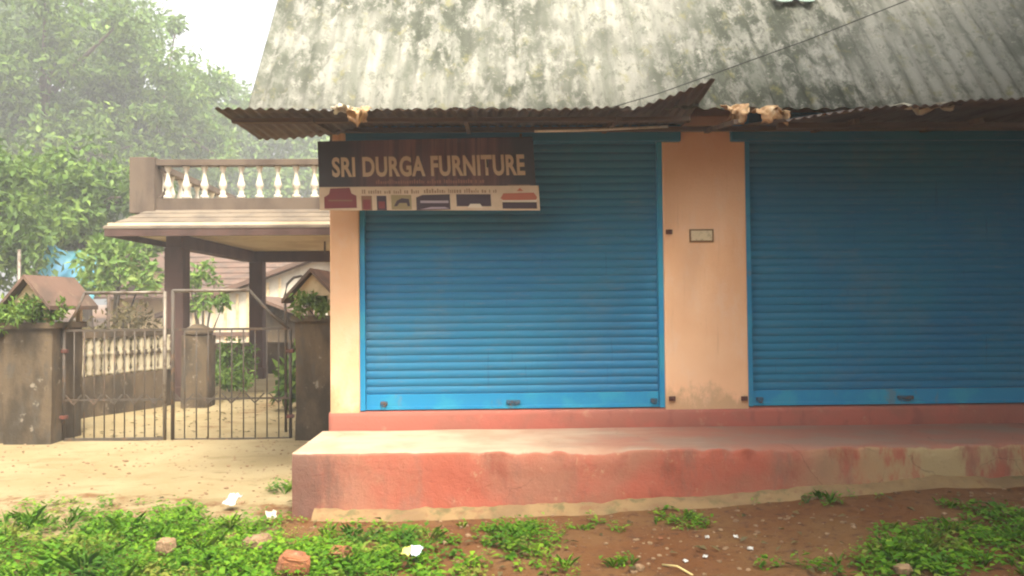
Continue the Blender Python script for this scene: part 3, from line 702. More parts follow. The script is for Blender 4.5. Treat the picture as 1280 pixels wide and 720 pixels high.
def raw_leaves(name, v, n, mat, par=None):
    me = bpy.data.meshes.new(name); me.vertices.add(4*n); me.vertices.foreach_set('co', v.astype(np.float32).ravel())
    idx = (np.arange(n)*4)[:, None]+np.array([0, 1, 2, 0, 2, 3])[None]
    me.loops.add(6*n); me.loops.foreach_set('vertex_index', idx.ravel().astype(np.int32))
    me.polygons.add(2*n); me.polygons.foreach_set('loop_start', np.arange(0, 6*n, 3, dtype=np.int32))
    me.update(calc_edges=True); me.validate()
    return link(name, me, mat, par)

# right post
pr = empty('gate_post', 'mossy concrete gate post with gabled niche beside the shop wall', 'gate post', 'gate posts')
block('shaft', -2.20, -1.76, GY-.05, GY+.40, -0.15, 1.36, M['concrete'], pr, 3)
block('cap', -2.24, -1.72, GY-.09, GY+.44, 1.362, 1.425, M['concrete'], pr, 5, .008)
niche_house(pr, -1.98, GY+.20, 1.42, R(-4), .44, .62)
pl = empty('gate_post', 'wide dark concrete gate post with gabled niche at far left', 'gate post', 'gate posts')
block('shaft', -5.36, -4.84, GY-.08, GY+.56, -0.15, 1.31, M['concrete'], pl, 8)
block('cap', -5.40, -4.80, GY-.12, GY+.60, 1.312, 1.375, M['concrete'], pl, 9, .008)
niche_house(pl, P(46, 380, GY).x, GY+.26, 1.37, R(-6), .40, .74)
bw = empty('boundary_wall', 'stained low boundary wall left of the gate post', 'wall')
block('wall_face', -9.5, -5.385, GY, GY+.22, -.2, 1.22, M['concrete'], bw, 11, .02)
block('coping', -9.5, -5.425, GY-.04, GY+.26, 1.222, 1.29, M['concrete'], bw, 12, .008)
bw2 = empty('boundary_wall', 'short wall stub between right gate post and shop side', 'wall')
block('wall_face', -1.755, -1.405, GY+.1, GY+.3, -.2, 1.30, M['concrete'], bw2, 13, .005)

def shrub(name, label, base, h, rad, n, per, size, mat, seed, cat='plant', stems=5, group=None, pot=None, lo=.25):
    e = empty(name, label, cat, group); r = random.Random(seed); base = Vector(base); cs = []; rr = []
    sm = MB()
    for i in range(n):
        th = r.uniform(0, 2*PI); q = r.random()**.5*rad; z = h*(lo+(1-lo)*r.random())*(1-.35*(q/rad)**2)
        cs.append((base.x+math.cos(th)*q, base.y+math.sin(th)*q, base.z+z)); rr.append(rad*r.uniform(.22, .42))
        if i < stems: sm.tube([base, base.lerp(Vector(cs[-1]), .5)+Vector((0, 0, h*.06)), Vector(cs[-1])], .008*h+.004, 5)
    sm.build('stem', M['bark'], e)
    leaf_cloud('foliage', cs, per, rr, size, mat, e, seed)
    if pot:
        MB().lathe([(pot*.7, 0), (pot, pot*1.5), (pot*1.08, pot*1.5), (pot*1.08, pot*1.7), (pot*.9, pot*1.7)], base-Vector((0, 0, pot*1.6)), 12).build('pot', M['terracotta'], e)
    return e
shrub('niche_plant', 'bright green plant growing in the right gate post niche', (-1.99, GY-.02, 1.42), .30, .22, 26, 30, .075, M['leaf_light'], 31)
shrub('niche_plant', 'dark green plant growing in the left gate post niche', (-5.10, GY+.0, 1.36), .28, .30, 34, 30, .075, M['leaf_mid'], 32)
shrub('wall_plant', 'leafy green plant trailing over the boundary wall at left edge', (-5.62, GY+.10, 1.27), .34, .34, 18, 26, .085, M['leaf_mid'], 33)

# ---- gate leaves
def gp_(px, py, dy=0.0): q = P(px, py, GY+.12+dy); return q
def gate_leaf(label, xa, xb, top, slant_from, slant_to, latch):
    e = empty('gate_leaf', label, 'gate', 'iron gate leaves')
    zb = gp_((xa+xb)/2, 549).z; zt = gp_((xa+xb)/2, top).z
    X = lambda px: gp_(px, 460).x
    Y = GY+.12
    hinge, meet = (xa, xb) if latch == 'r' else (xb, xa)
    zh = gp_(hinge, 411).z
    MB().tube([(X(hinge), Y, zb-.0), (X(hinge), Y, zh)], .019, 8).build('stile', M['grill'], e)
    MB().tube([(X(meet), Y, zb-.05), (X(meet), Y, zt+.01)], .022, 8).build('stile', M['gatepipe'] if latch == 'r' else M['grill'], e)
    MB().tube([(X(meet), Y-.001, zt), (X(slant_from), Y-.001, zt)], .019, 8).build('top_rail', M['gatepipe'], e)
    MB().tube([(X(slant_from), Y-.002, zt), (X((slant_from+slant_to)/2), Y-.002, (zt+zh)/2-.03), (X(slant_to), Y-.002, zh)], .017, 8).build('sloping_rail', M['grill'], e)
    MB().bar((X(hinge), Y, zb), (X(meet), Y, zb), .032, .024).build('bottom_rail', M['grill'], e)
    zm = gp_(210, 499).z
    MB().bar((X(hinge), Y, zm), (X(meet), Y, zm), .02, .012).build('middle_rail', M['grill'], e)
    zu = gp_(210, 412).z
    MB().bar((X(hinge), Y, zu), (X(meet), Y, zu), .026, .014).build('upper_rail', M['grill'], e)
    n = 10
    for i in range(1, n):
        x = X(hinge)+(X(meet)-X(hinge))*i/n
        MB().tube([(x, Y+.001, zb), (x, Y+.001, zu)], .0075, 6).build('bar', M['grill'], e)
        if i % 2:
            mb = MB(); s_ = (X(meet)-X(hinge))/n*.8
            mb.bar((x-abs(s_), Y-.012, zm+.06), (x, Y-.012, zm-.05), .014, .008); mb.bar((x+abs(s_)*.0, Y-.012, zm-.05), (x+abs(s_), Y-.012, zm+.06), .014, .008)
            mb.build('chevron', M['grill'], e)
    for zz in (zb+.25, zh-.25):
        MB().box(X(hinge)-.04, X(hinge)+.04, Y-.028, Y+.028, zz-.02, zz+.02, .006).build('hinge', M['rust'], e)
    return e
gate_leaf('left iron gate leaf with sloping shoulder by the wide post', 80, 206, 366, 106, 82, 'r')
gate_leaf('right iron gate leaf with sloping shoulder by the shop', 216, 363, 363, 312, 361, 'l')
hp = [P(357, 392, GY+.6), P(356, 370, GY+.6), P(359, 355, GY+.6), P(367, 347, GY+.6), P(376, 345, GY+.6), P(386, 350, GY+.6), P(389, 365, GY+.6), P(390, 395, GY+.6)]
hp = [Vector((hp[0].x, hp[0].y, 0.0))]+hp+[Vector((hp[-1].x, hp[-1].y, 0.0))]
tag(MB().tube(hp, .016, 8).build('pipe_hoop', M['grill']), 'curved dark pipe hoop behind the right gate post', 'hoop')

# ------------------------------------------------------------------ porch with balustrade
porch = empty('house_porch', 'house porch with brown columns, tiled eave and white balustrade behind the gate', 'porch')
PY0, PY1 = 12.3, 17.8
PX0, PX1 = -5.92, -1.9
ZE = 2.70
for (cx, cy, wd) in ((-5.11, 13.1, .30), (-4.99, 17.1, .28), (-2.2, 13.1, .30), (-2.2, 17.1, .28)):
    cb = MB(); cb.box(cx-wd/2, cx+wd/2, cy-wd/2, cy+wd/2, -.1, 2.50, .015); cb.box(cx-wd*.62, cx+wd*.62, cy-wd*.62, cy+wd*.62, -.1, .28, .02)
    cb.build('column', M['porchcol'], porch)
MB().box(PX0+.05, PX1, PY0+.05, PY1-.05, 2.72, 2.84).build('ceiling', M['ceil'], porch)
MB().box(-5.14, PX1+.02, 16.97, 17.23, 2.50, 2.716).build('beam', M['porchcol'], porch)
MB().box(-5.24, -5.0, 12.97, 16.965, 2.502, 2.714).build('beam', M['porchcol'], porch)
# tiled skirt: courses on front and on the left side
nC = 4
for k in range(nC):
    t0 = k/nC; t1 = (k+1.25)/nC
    def ring(t): return (PX0+.75*t*.55, PY0+.75*t, ZE+.06+.36*t)
    x0, y0, z0 = ring(t0); x1, y1, z1 = ring(min(t1, 1.0)); th = .035
    up = .02
    mb = MB(); v = [(x0, y0, z0+up), (PX1, y0, z0+up), (PX1, y1, z1), (x1, y1, z1)]
    v += [(a_, b_, c_-th) for a_, b_, c_ in v]
    mb.add(v, [(0, 1, 2, 3), (4, 7, 6, 5), (0, 4, 5, 1), (1, 5, 6, 2), (2, 6, 7, 3), (3, 7, 4, 0)]); mb.build('tile_course', M['paletile'], porch)
    mb = MB(); v = [(x0, y0, z0+up), (x1, y1, z1), (x1, PY1, z1), (x0, PY1, z0+up)]; v += [(a_, b_, c_-th) for a_, b_, c_ in v]
    mb.add(v, [(0, 1, 2, 3), (4, 7, 6, 5), (0, 4, 5, 1), (1, 5, 6, 2), (2, 6, 7, 3), (3, 7, 4, 0)]); mb.build('tile_course', M['paletile'], porch)
MB().box(PX0+.02, PX1, PY0+.01, PY0+.07, ZE-.07, ZE+.045).build('fascia', M['porchcol'], porch)
MB().box(PX0+.015, PX0+.07, PY0+.075, PY1, ZE-.07, ZE+.045).build('fascia', M['porchcol'], porch)
# balustrade
BY = 13.12
MB().box(-5.55, PX1, BY-.09, BY+.09, 3.10, 3.30).build('bottom_rail', M['porchwall'], porch)
MB().box(-5.55, PX1, BY-.10, BY+.10, 3.83, 3.93, .01).build('top_rail', M['porchwall'], porch)
MB().box(-5.82, -5.42, BY-.16, BY+.16, 3.06, 3.96, .012).build('end_post', M['porchwall'], porch)
MB().box(-5.70, -5.50, BY+.165, 17.3, 3.10, 3.30).build('bottom_rail', M['porchwall'], porch)
MB().box(-5.70, -5.50, BY+.165, 17.3, 3.83, 3.93).build('top_rail', M['porchwall'], porch)
prof = [(.07, 0), (.07, .05), (.036, .07), (.05, .11), (.034, .15), (.066, .19), (.066, .23), (.045, .30), (.030, .38), (.027, .44), (.045, .465), (.045, .49), (.055, .50), (.055, .53)]
for k in range(11):
    q = P(210+22.9*k, 232, BY)
    MB().lathe(prof, (q.x, BY, 3.30), 10).build('baluster', M['white'], porch)
for k in range(9):
    MB().lathe(prof, (-5.6, 13.7+.40*k, 3.30), 8).build('baluster', M['white'], porch)
arc = [( -5.42+0.12*math.cos(a_), BY, 3.56+.25*math.sin(a_)) for a_ in np.linspace(-PI/2, PI/2, 9)]
MB().tube(arc, .03, 8).build('end_scroll', M['porchwall'], porch)
# lamp hook under the ceiling
MB().bar((-3.05, 14.6, 2.72), (-3.05, 14.6, 2.52), .03).build('lamp_hook', M['grill'], porch)

# ------------------------------------------------------------------ yard behind the gate
iw = empty('yard_wall', 'low inner yard wall with cream baluster screen seen through left gate leaf', 'wall')
a0 = P(60, 470, 10.6); a1 = P(212, 457, 12.4)
def IW(t, z, dy=0): return Vector((a0.x+(a1.x-a0.x)*t, a0.y+(a1.y-a0.y)*t+dy, z))
def iwbox(t0, t1, z0, z1, th, name, mat):
    q = [IW(t0, 0, -th/2), IW(t1, 0, -th/2), IW(t1, 0, th/2), IW(t0, 0, th/2)]
    MB().add([(p.x, p.y, z) for z in (z0, z1) for p in q], [(0, 3, 2, 1), (4, 5, 6, 7), (0, 1, 5, 4), (1, 2, 6, 5), (2, 3, 7, 6), (3, 0, 4, 7)]).build(name, mat, iw)
iwbox(-.3, 1.0, -.15, 0.60, .20, 'wall_base', M['concrete'])
iwbox(-.3, 1.0, 1.13, 1.22, .24, 'coping', M['concrete'])
iwbox(.52, 1.0, .86, .93, .12, 'middle_rail', M['concrete'])
pr2 = [(.045, 0), (.05, .04), (.03, .08), (.05, .17), (.03, .27), (.045, .29), (.045, .32), (.03, .35), (.05, .42), (.03, .49), (.045, .53)]
for k in range(19):
    t = -.12+1.1*k/18; q = IW(t, .60); MB().lathe(pr2, q, 8).build('baluster', M['dirtywhite'], iw)
sp = empty('stump_pillar', 'short dark round-topped pillar behind the gate between porch columns', 'pillar')
q = P(247, 500, 12.2)
block('shaft', q.x-.19, q.x+.19, 12.05, 12.42, -.1, 1.12, M['concrete'], sp, 21)
MB().lathe([(.20, 0), (.21, .05), (.17, .11), (.08, .16), (.02, .17)], (q.x, 12.23, 1.12), 12).build('cap', M['concrete'], sp)
bk = empty('yard_wall', 'dark far yard wall behind the porch columns', 'wall')
block('wall_face', -8.6, -1.8, 18.3, 18.5, -.1, 0.75, M['concrete'], bk, 25, .02)
shrub('yard_shrub', 'yellow green shrub in the yard behind the right gate leaf', P(291, 478, 13.8), .82, .34, 22, 26, .10, M['leaf_light'], 41, lo=.5)
shrub('yard_shrub', 'low dark shrub at the foot of the stump pillar', P(286, 489, 13.2), .42, .40, 22, 30, .10, M['leaf_far'], 42)
shrub('yard_shrub', 'dark spiky plant beside the right gate post', (-2.72, 11.6, 0), .95, .30, 20, 26, .18, M['leaf_far'], 43)
shrub('yard_sapling', 'green sapling seen between the two porch columns', (P(252, 400, 19.5).x, 19.5, .0), 2.75, .55, 18, 30, .17, M['leaf_mid'], 44, lo=.62)
shrub('yard_sapling', 'bright leafy sapling at the porch roof left tip', (P(142, 300, 18.5).x, 18.5, 0.0), 3.55, 0.80, 30, 36, .22, M['leaf_light'], 45, lo=.86)
shrub('yard_shrub', 'olive hedge shrub above the inner yard wall', (P(150, 400, 15.0).x, 15.0, 0.2), 1.30, 1.1, 40, 40, .13, M['leaf_dry'], 46)

# white gabled house
wh = empty('white_house', 'cream white gabled house seen under the porch roof', 'house')
g0 = P(214, 393, 24); g1 = P(400, 324, 24); HY = 24.0
apex = g1; right = Vector((g1.x+(g1.x-g0.x), HY, g0.z))
MB().prism([(g0.x, -.1), (right.x, -.1), (right.x, g0.z), (apex.x, apex.z), (g0.x, g0.z)], HY, HY+6).build('wall', M['white'], wh)
for sx, e0 in ((-1, g0), (1, right)):
    dx = (e0-apex); lo = apex+dx*1.08; t_ = Vector((0, 0, .13))
    MB().prism([(apex.x, apex.z+.02), (lo.x, lo.z+.02), (lo.x, lo.z+.15), (apex.x, apex.z+.15)], HY-.35, HY+6.2).build('roof', M['tile'], wh)
for px in (232, 243, 255, 268, 282, 297, 310, 335, 350):
    x = P(px, 400, HY).x; ztop = g0.z+(apex.z-g0.z)*(x-g0.x)/(apex.x-g0.x)
    MB().box(x-.035, x+.035, HY-.05, HY-.002, .2, ztop-.12).build('pilaster', M['cream'], wh)
MB().box(g0.x+.2, right.x-.2, HY-.07, HY-.052, .72, .84).build('string_course', M['tile'], wh)
# brown tiled house further back, cream dormer
bh = empty('tiled_house', 'far house with large brown tiled roof and cream dormer', 'house')
r0 = P(118, 372, 27); r1 = P(345, 300, 27)
MB().box(r0.x+.3, r1.x-.3, 27.4, 33, -.1, r0.z).build('wall', M['cream'], bh)
for k in range(9):
    t0 = k/9; t1 = (k+1.15)/9; y0 = 26.8+4*t0; y1 = 26.8+4*t1; z0 = r0.z-.05+1.95*t0; z1 = r0.z-.05+1.95*t1
    MB().add([(r0.x, y0, z0+.06), (r1.x, y0, z0+.06), (r1.x, y1, z1), (r0.x, y1, z1), (r0.x, y0, z0), (r1.x, y0, z0), (r1.x, y1, z1-.06), (r0.x, y1, z1-.06)],
             [(0, 1, 2, 3), (4, 7, 6, 5), (0, 4, 5, 1), (1, 5, 6, 2), (2, 6, 7, 3), (3, 7, 4, 0)]).build('tile_course', M['tile'], bh)
d0 = P(150, 350, 26.6); d1 = P(184, 318, 26.6); dm = (d0.x+d1.x)/2
MB().prism([(d0.x, d0.z), (d1.x, d0.z), (d1.x, d0.z+.35), (dm, d1.z), (d0.x, d0.z+.35)], 26.6, 28.6).build('dormer', M['cream'], bh)
for sx in (-1, 1):
    ex_ = dm+sx*(d1.x-d0.x)*.62
    MB().prism([(dm, d1.z+.02), (ex_, d0.z+.25), (ex_, d0.z+.37), (dm, d1.z+.14)], 26.35, 28.7).build('dormer_roof', M['tile'], bh)
# lean-to
lt = empty('lean_to_shed', 'small brown lean-to roof behind the right gate post', 'shed')
l0 = P(322, 370, 20.5); l1 = P(392, 397, 20.5)
MB().prism([(l0.x, l0.z), (l1.x, l1.z), (l1.x, l1.z-.08), (l0.x, l0.z-.08)], 20.2, 22.6).build('roof', M['tile'], lt)
MB().prism([(l0.x+.1, -.1), (l1.x-.1, -.1), (l1.x-.1, l1.z-.12), (l0.x+.1, l0.z-.12)], 20.6, 22.4).build('wall', M['concrete'], lt)
# tarpaulin shelter
tp = empty('tarpaulin_shelter', 'blue tarpaulin draped over a shelter at left beyond the gate', 'tarpaulin')
t0 = P(56, 306, 21); t1 = P(136, 372, 21); rows = []
for j in range(12):
    v = j/11; row = []
    for i in range(22):
        u = i/21; x = t0.x+(t1.x-t0.x)*u
        z = t0.z-(t0.z-t1.z)*v*(1+.1*math.sin(u*9)) - .35*u*(1-v) + .05*math.sin(u*14+v*3)
        row.append((x, 21-.9*v**1.5+.10*math.sin(u*17+v*2), z))
    rows.append(row)
MB().sheet(rows, .02).build('sheet', M['blue_tarp'], tp)
for u in (0.02, .5, .98):
    x = t0.x+(t1.x-t0.x)*u; MB().tube([(x, 21.05, -.1), (x, 21.05, t0.z-.35*u-.05)], .04, 6).build('pole', M['wood'], tp)
q = P(24, 330, 15); q2 = P(24, 312, 15)
tag(MB().tube([(q.x, 15, 0), (q.x, 15, q2.z)], .032, 8).build('thin_post', M['gatepipe']), 'thin pale post behind the boundary wall at far left', 'post')

# ------------------------------------------------------------------ trees
def tree(label, base, h, crown_c, crown_r, n, per, rad, size, mat, seed, trunk_r=.25, group='background trees', name='broadleaf_tree'):
    e = empty(name, label, 'tree', group); r = random.Random(seed); base = Vector(base); cc = Vector(crown_c)
    cs = []; rr = []
    while len(cs) < n:
        d = Vector((r.gauss(0, 1), r.gauss(0, 1), r.gauss(0, 1))).normalized(); q = r.random()**.40
        k = 1+.35*nz(d.x*1.6+seed, d.y*1.6, d.z*1.6)
        p = cc+Vector((d.x*crown_r[0], d.y*crown_r[1], d.z*crown_r[2]))*q*k
        if p.z < base.z+.4: continue
        cs.append(p); rr.append(rad*r.uniform(.45, 1.5))
    top = cc+Vector((0, 0, crown_r[2]*.3)); tm = MB()
    pts = [base.lerp(top, t)+Vector((.3*nz(t*3, seed), .3*nz(t*3, seed+9), 0))*t for t in np.linspace(0, 1, 8)]
    tm.tube(pts, 0, 9, radii=[trunk_r*(1.25-.95*t) for t in np.linspace(0, 1, 8)])
    for i in range(14):
        p = cs[i*len(cs)//14]; s_ = pts[r.randint(3, 6)]
        tm.tube([s_, s_.lerp(p, .5)+Vector((r.uniform(-.3, .3), r.uniform(-.3, .3), .25)), p], 0, 6, radii=[trunk_r*.4, trunk_r*.22, trunk_r*.07])
    tm.build('trunk', M['bark'], e)
    leaf_cloud('crown', cs, per, rr, size, mat, e, seed, droop=.35)
    return e
def TX(px, Y): return P(px, 400, Y).x
def TZ(py, Y): return P(100, py, Y).z
tree('large mango tree filling the upper left', (TX(60, 42), 42, 0), 11, (TX(52, 42), 42, TZ(125, 42)), (7.6, 5.6, 6.6), 170, 190, 1.15, .38, M['leaf_far'], 51, .5)
tree('mid green tree above the porch tip and balustrade post', (TX(190, 48), 48, 0), 10, (TX(195, 48), 48, TZ(150, 48)), (4.8, 4.6, 5.6), 110, 150, 1.05, .40, M['leaf_mid'], 52, .45)
tree('tall pale tree rising out of frame at the left edge', (TX(-40, 54), 54, 0), 14, (TX(40, 54), 54, TZ(30, 54)), (9.5, 6, 8.0), 130, 150, 1.5, .48, M['leaf_mid'], 53, .5)
tree('far pale tree crown showing over the balustrade', (TX(330, 66), 66, .7), 10, (TX(335, 66), 66, TZ(215, 66)), (7.0, 4.5, 5.2), 130, 130, 1.4, .5, M['leaf_light'], 54, .45)
tree('far pale tree between the balustrade post and the awning tip', (TX(262, 62), 62, .6), 10, (TX(262, 62), 62, TZ(170, 62)), (4.6, 4, 5.0), 90, 120, 1.25, .46, M['leaf_light'], 60, .4)
tree('low dark tree between tarpaulin and porch', (TX(110, 23), 23, 0), 6, (TX(100, 23), 23, TZ(262, 23)), (2.6, 2, 1.5), 90, 90, .6, .24, M['leaf_far'], 55, .2)
tree('dark tree at the far left edge above the boundary wall', (TX(-30, 19), 19, 0), 6, (TX(-25, 19), 19, TZ(270, 19)), (1.9, 1.8, 2.0), 70, 90, .55, .22, M['leaf_far'], 56, .22)
tree('far hazy tree behind the tiled house', (TX(190, 60), 60, .6), 8, (TX(190, 60), 60, TZ(270, 60)), (9.5, 4, 4.6), 110, 110, 1.4, .46, M['leaf_far'], 57, .3)
tree('unseen tree added outside the frame to shade the right shutter', (8.4, 1.6, 0), 10, (6.1, 2.5, 7.1), (3.3, 3.6, 2.5), 240, 90, .8, .32, M['leaf_mid'], 58, .3, 'added shade trees')  # unseen canopy added to keep sun and sky off the right side

tree('unseen bushy tree added right of the platform to block sky light', (8.6, 4.6, 0), 8, (8.2, 4.2, 4.0), (2.6, 3.0, 3.0), 190, 80, .7, .3, M['leaf_mid'], 59, .24, 'added shade trees')  # added out of view to cut sky light coming from the right
# unseen trees added behind the viewer to close off the low sky in front of the shop
for k, (x, y, h, rx) in enumerate(((-6.0, -9.5, 3.6, 3.0), (-0.5, -7.5, 4.8, 3.4), (4.4, -4.6, 5.8, 3.6), (9.0, -2.0, 6.0, 3.4), (12.5, 3.5, 5.8, 3.6))):
    tree(('leftmost', 'second from left', 'middle', 'second from right', 'rightmost')[k]+' of the unseen trees added behind the viewer to block low sky', (x, y, 0), 8, (x, y, h), (rx, 2.4, h*.82), 110, 44, .95, .42, M['leaf_far'], 70+k, .28, 'added trees behind the viewer')
# ------------------------------------------------------------------ weeds in the foreground
def weeds():
    blobs = []   # (px, py, rx, ry, density, height)
    B_ = blobs.append
    B_((90, 695, 270, 56, 1.1, .20)); B_((330, 705, 190, 45, 1.05, .18)); B_((60, 645, 150, 26, .6, .15)); B_((210, 635, 60, 16, .55, .10))
    B_((470, 690, 110, 38, .95, .18)); B_((420, 665, 70, 22, .8, .16)); B_((550, 705, 60, 26, .7, .14)); B_((345, 607, 22, 10, .5, .10))
    B_((655, 665, 55, 20, .95, .15)); B_((620, 685, 60, 20, .5, .12)); B_((765, 655, 40, 9, .9, .09)); B_((860, 654, 36, 10, .8, .10)); B_((925, 648, 30, 9, .8, .10)); B_((1030, 643, 24, 8, .7, .09))
    B_((1120, 635, 36, 8, .6, .08)); B_((1200, 627, 36, 8, .5, .08)); B_((1265, 606, 24, 18, 1.0, .2)); B_((1200, 695, 110, 32, .95, .12)); B_((1100, 712, 90, 16, .9, .12))
    B_((1265, 675, 50, 34, .85, .14)); B_((730, 708, 50, 16, .5, .09)); B_((770, 697, 22, 10, .7, .10)); B_((840, 716, 60, 8, .4, .08)); B_((160, 660, 160, 30, .7, .16)); B_((1010, 716, 40, 8, .6, .1))
    [B_((px_, 668-.056*(px_-380)+random.Random(px_).uniform(-2, 3), 30, 6, random.Random(px_+1).uniform(.35, .8), .08)) for px_ in range(560, 1270, 46)]; B_((300, 650, 90, 22, .45, .10)); B_((580, 660, 40, 10, .6, .09)); B_((690, 690, 30, 14, .4, .08)); B_((960, 705, 30, 10, .3, .07)); B_((30, 622, 60, 10, .4, .09))
    V = []; D_ = []; r = random.Random(99)
    # world-space clumps
    for (px, py, rx, ry, den, hh) in blobs:
        c = Gd(px, py, .06)
        kx = abs(Gd(px+rx, py, .06).x-c.x); ky = abs(Gd(px, py-ry, .06).y-Gd(px, py+ry, .06).y)/2
        n = int(den*kx*ky*PI*760)
        for i in range(n):
            th = r.uniform(0, 2*PI); q = math.sqrt(r.random())*1.12; x = c.x+kx*q*math.cos(th); y = c.y+ky*q*math.sin(th)
            if x > -1.5 and y > PF-.06: continue
            if y < 3.6: continue
            e = nz(x*2.3, y*2.3, 3)+.5*nz(x*6, y*6, 5)
            if e < -.14-(den-.75)*1.3: continue
            if r.random() < smooth(.45, 1.1, q+.5*nz(x*4, y*4, 12))*.85: continue
            g = gh(x, y); H = hh*(0.35+.8*max(0, e+.35))*r.uniform(.5, 1.1)*(1.1-.5*q*q)
            az = r.uniform(0, 2*PI); lean = r.uniform(.05, .45)
            sx_, sy_ = math.cos(az)*lean, math.sin(az)*lean
            kind = r.random(); zone = nz(x*1.1, y*1.1, 21)
            if kind < .04+.05*(zone > .2):        # tuft of grass
                for k in range(r.randint(5, 9)):
                    a2 = r.uniform(0, 2*PI); L_ = H*r.uniform(.6, 1.1)+.03; ln = r.uniform(.15, .9); d = Vector((math.cos(a2)*ln, math.sin(a2)*ln, 1)).normalized()
                    s_ = Vector((-math.sin(a2), math.cos(a2), 0))*r.uniform(.0025, .005); p = Vector((x+r.gauss(0, .012), y+r.gauss(0, .012), g-.005))
                    md = p+d*L_*.6; tp_ = p+d*L_*.95+Vector((math.cos(a2)*L_*.28, math.sin(a2)*L_*.28, -L_*.10*ln))
                    V += [p-s_*.6, md+s_, tp_, md-s_]
                continue
            if kind > .93:      # fallen dry leaf
                D_.append((x, y, g)); continue
            big_ = kind > .84
            nl = r.randint(4, 6) if big_ else r.randint(5, 11); ls = r.uniform(.040, .060) if big_ else r.uniform(.018, .046)*(1+.4*zone)
            for k in range(nl):
                t = (k+.6)/nl; bz = g+H*t*(.7 if big_ else 1); bx = x+sx_*H*t; by = y+sy_*H*t
                a2 = az+k*2.4+r.uniform(-.5, .5); el = r.uniform(-.35, .5)
                L_ = ls*r.uniform(.6, 1.3); W_ = L_*r.uniform(.42, .75)
                d = Vector((math.cos(a2)*math.cos(el), math.sin(a2)*math.cos(el), math.sin(el)))
                s_ = Vector((-math.sin(a2), math.cos(a2), r.uniform(-.4, .4))); p = Vector((bx, by, bz))+d*ls*.3
                up = Vector((0, 0, W_*.18))
                V += [p, p+d*L_*.45+s_*W_*.5+up, p+d*L_-up*.8, p+d*L_*.45-s_*W_*.5+up]
    for i in range(260):        # dry leaves on the open soil as well
        x = r.uniform(-4, 4); y = r.uniform(4.2, 6.4)
        if x > -1.5 and y > PF-.15: continue
        D_.append((x, y, gh(x, y)))
    for i in range(420):
        x = r.uniform(-5, -1.8); y = r.uniform(8.9, 14.5); D_.append((x, y, gh(x, y)))
    W = []
    for x, y, g in D_:
        a2 = r.uniform(0, 2*PI); d = Vector((math.cos(a2), math.sin(a2), r.uniform(-.2, .4))); s_ = Vector((-math.sin(a2), math.cos(a2), r.uniform(-.4, .4))); L_ = r.uniform(.03, .075); W_ = L_*r.uniform(.35, .6)
        p = Vector((x, y, g+r.uniform(.006, .03))); up = Vector((0, 0, W_*.3)); W += [p, p+d*L_*.45+s_*W_*.5+up, p+d*L_, p+d*L_*.45-s_*W_*.5+up]
    wv = np.array([q[:] for q in W]); o = raw_leaves('fallen_leaves', wv, len(wv)//4, M['leaf_dry']); tag(o, 'brown dry leaves strewn among the roadside weeds', 'leaves', kind='stuff')
    v = np.array([q[:] for q in V]); n = len(v)//4
    print('weed leaves', n)
    o = raw_leaves('weeds', v, n, M['weed']); tag(o, 'bright green leafy weeds covering the roadside', 'weeds', kind='stuff')
weeds()

# grass blades and pebbles scattered on the soil
def scatter_pebbles():
    r = random.Random(5); mb = MB()
    ico = bmesh.new(); bmesh.ops.create_icosphere(ico, subdivisions=1, radius=1.0); iv = [v.co.copy() for v in ico.verts]; ico.verts.index_update(); fi = [[v.index for v in f.verts] for f in ico.faces]; ico.free()
    for i in range(2600):
        x = r.uniform(-5.2, 4.2); y = r.uniform(3.9, 9.2)
        if x > -1.5 and y > PF-.12: continue
        if nz(x*1.2, y*1.2, 8) < -.1 and r.random() < .7: continue
        s = r.uniform(.004, .016)*(1.6 if r.random() < .08 else 1); g = gh(x, y)
        mb.add([(x+v.x*s*r.uniform(.8, 1.3), y+v.y*s*r.uniform(.8, 1.3), g+v.z*s*.6+s*.2) for v in iv], fi, False)
    o = mb.build('pebbles', M['stone'], None, fix=False); tag(o, 'small pebbles and grit strewn on the soil', 'pebbles', kind='stuff')
scatter_pebbles()

# ------------------------------------------------------------------ stones and litter
def stone(name, px, py, sx, sy, sz, mat, label, seed, cat, z=.05, rot=None):
    c = Gd(px, py, z); g = gh(c.x, c.y); bm = bmesh.new(); bmesh.ops.create_icosphere(bm, subdivisions=4, radius=1.0)
    rz = random.Random(seed).uniform(-.8, .8) if rot is None else rot; mt = Matrix.Rotation(rz, 3, 'Z') @ Matrix.Rotation(.16, 3, 'X') @ Matrix.Rotation(random.Random(seed).uniform(-.25, .25), 3, 'Y')
    sq = .45 if cat == 'brick' else .7
    for q in bm.verts:
        p = Vector([math.copysign(abs(k)**sq, k)*.55 for k in q.co])
        p *= 1+.22*nz(q.co.x*1.3+seed, q.co.y*1.3, q.co.z*1.3)+.10*nz(q.co.x*4, q.co.y*4, q.co.z*4+seed)+.05*nz(q.co.x*9, q.co.y*9, q.co.z*9+seed)
        q.co = mt @ Vector((p.x*sx, p.y*sy, p.z*sz))*.88+Vector((c.x, c.y, g+z*.72))
    me = bpy.data.meshes.new(name); bm.to_mesh(me); bm.free()
    return tag(link(name, me, mat), label, cat)
stone('stone', 207, 676, .13, .10, .10, M['stone'], 'tan stone lying in the weeds at left', 1, 'stone', .12)
stone('brick', 367, 698, .17, .12, .13, M['brick'], 'orange laterite brick in the weeds below the platform corner', 2, 'brick', .12, .1)
stone('stone', 321, 671, .19, .14, .07, M['stone'], 'flat orange tan stone half hidden by weeds near the paper scrap', 3, 'stone', .10)
stone('brick', 424, 690, .14, .11, .10, M['brick'], 'small broken brick right of the orange laterite brick', 4, 'brick', .10)
stone('stone', 800, 712, .05, .05, .035, M['stone'], 'small pale stone on bare soil at bottom centre', 6, 'stone', .02)
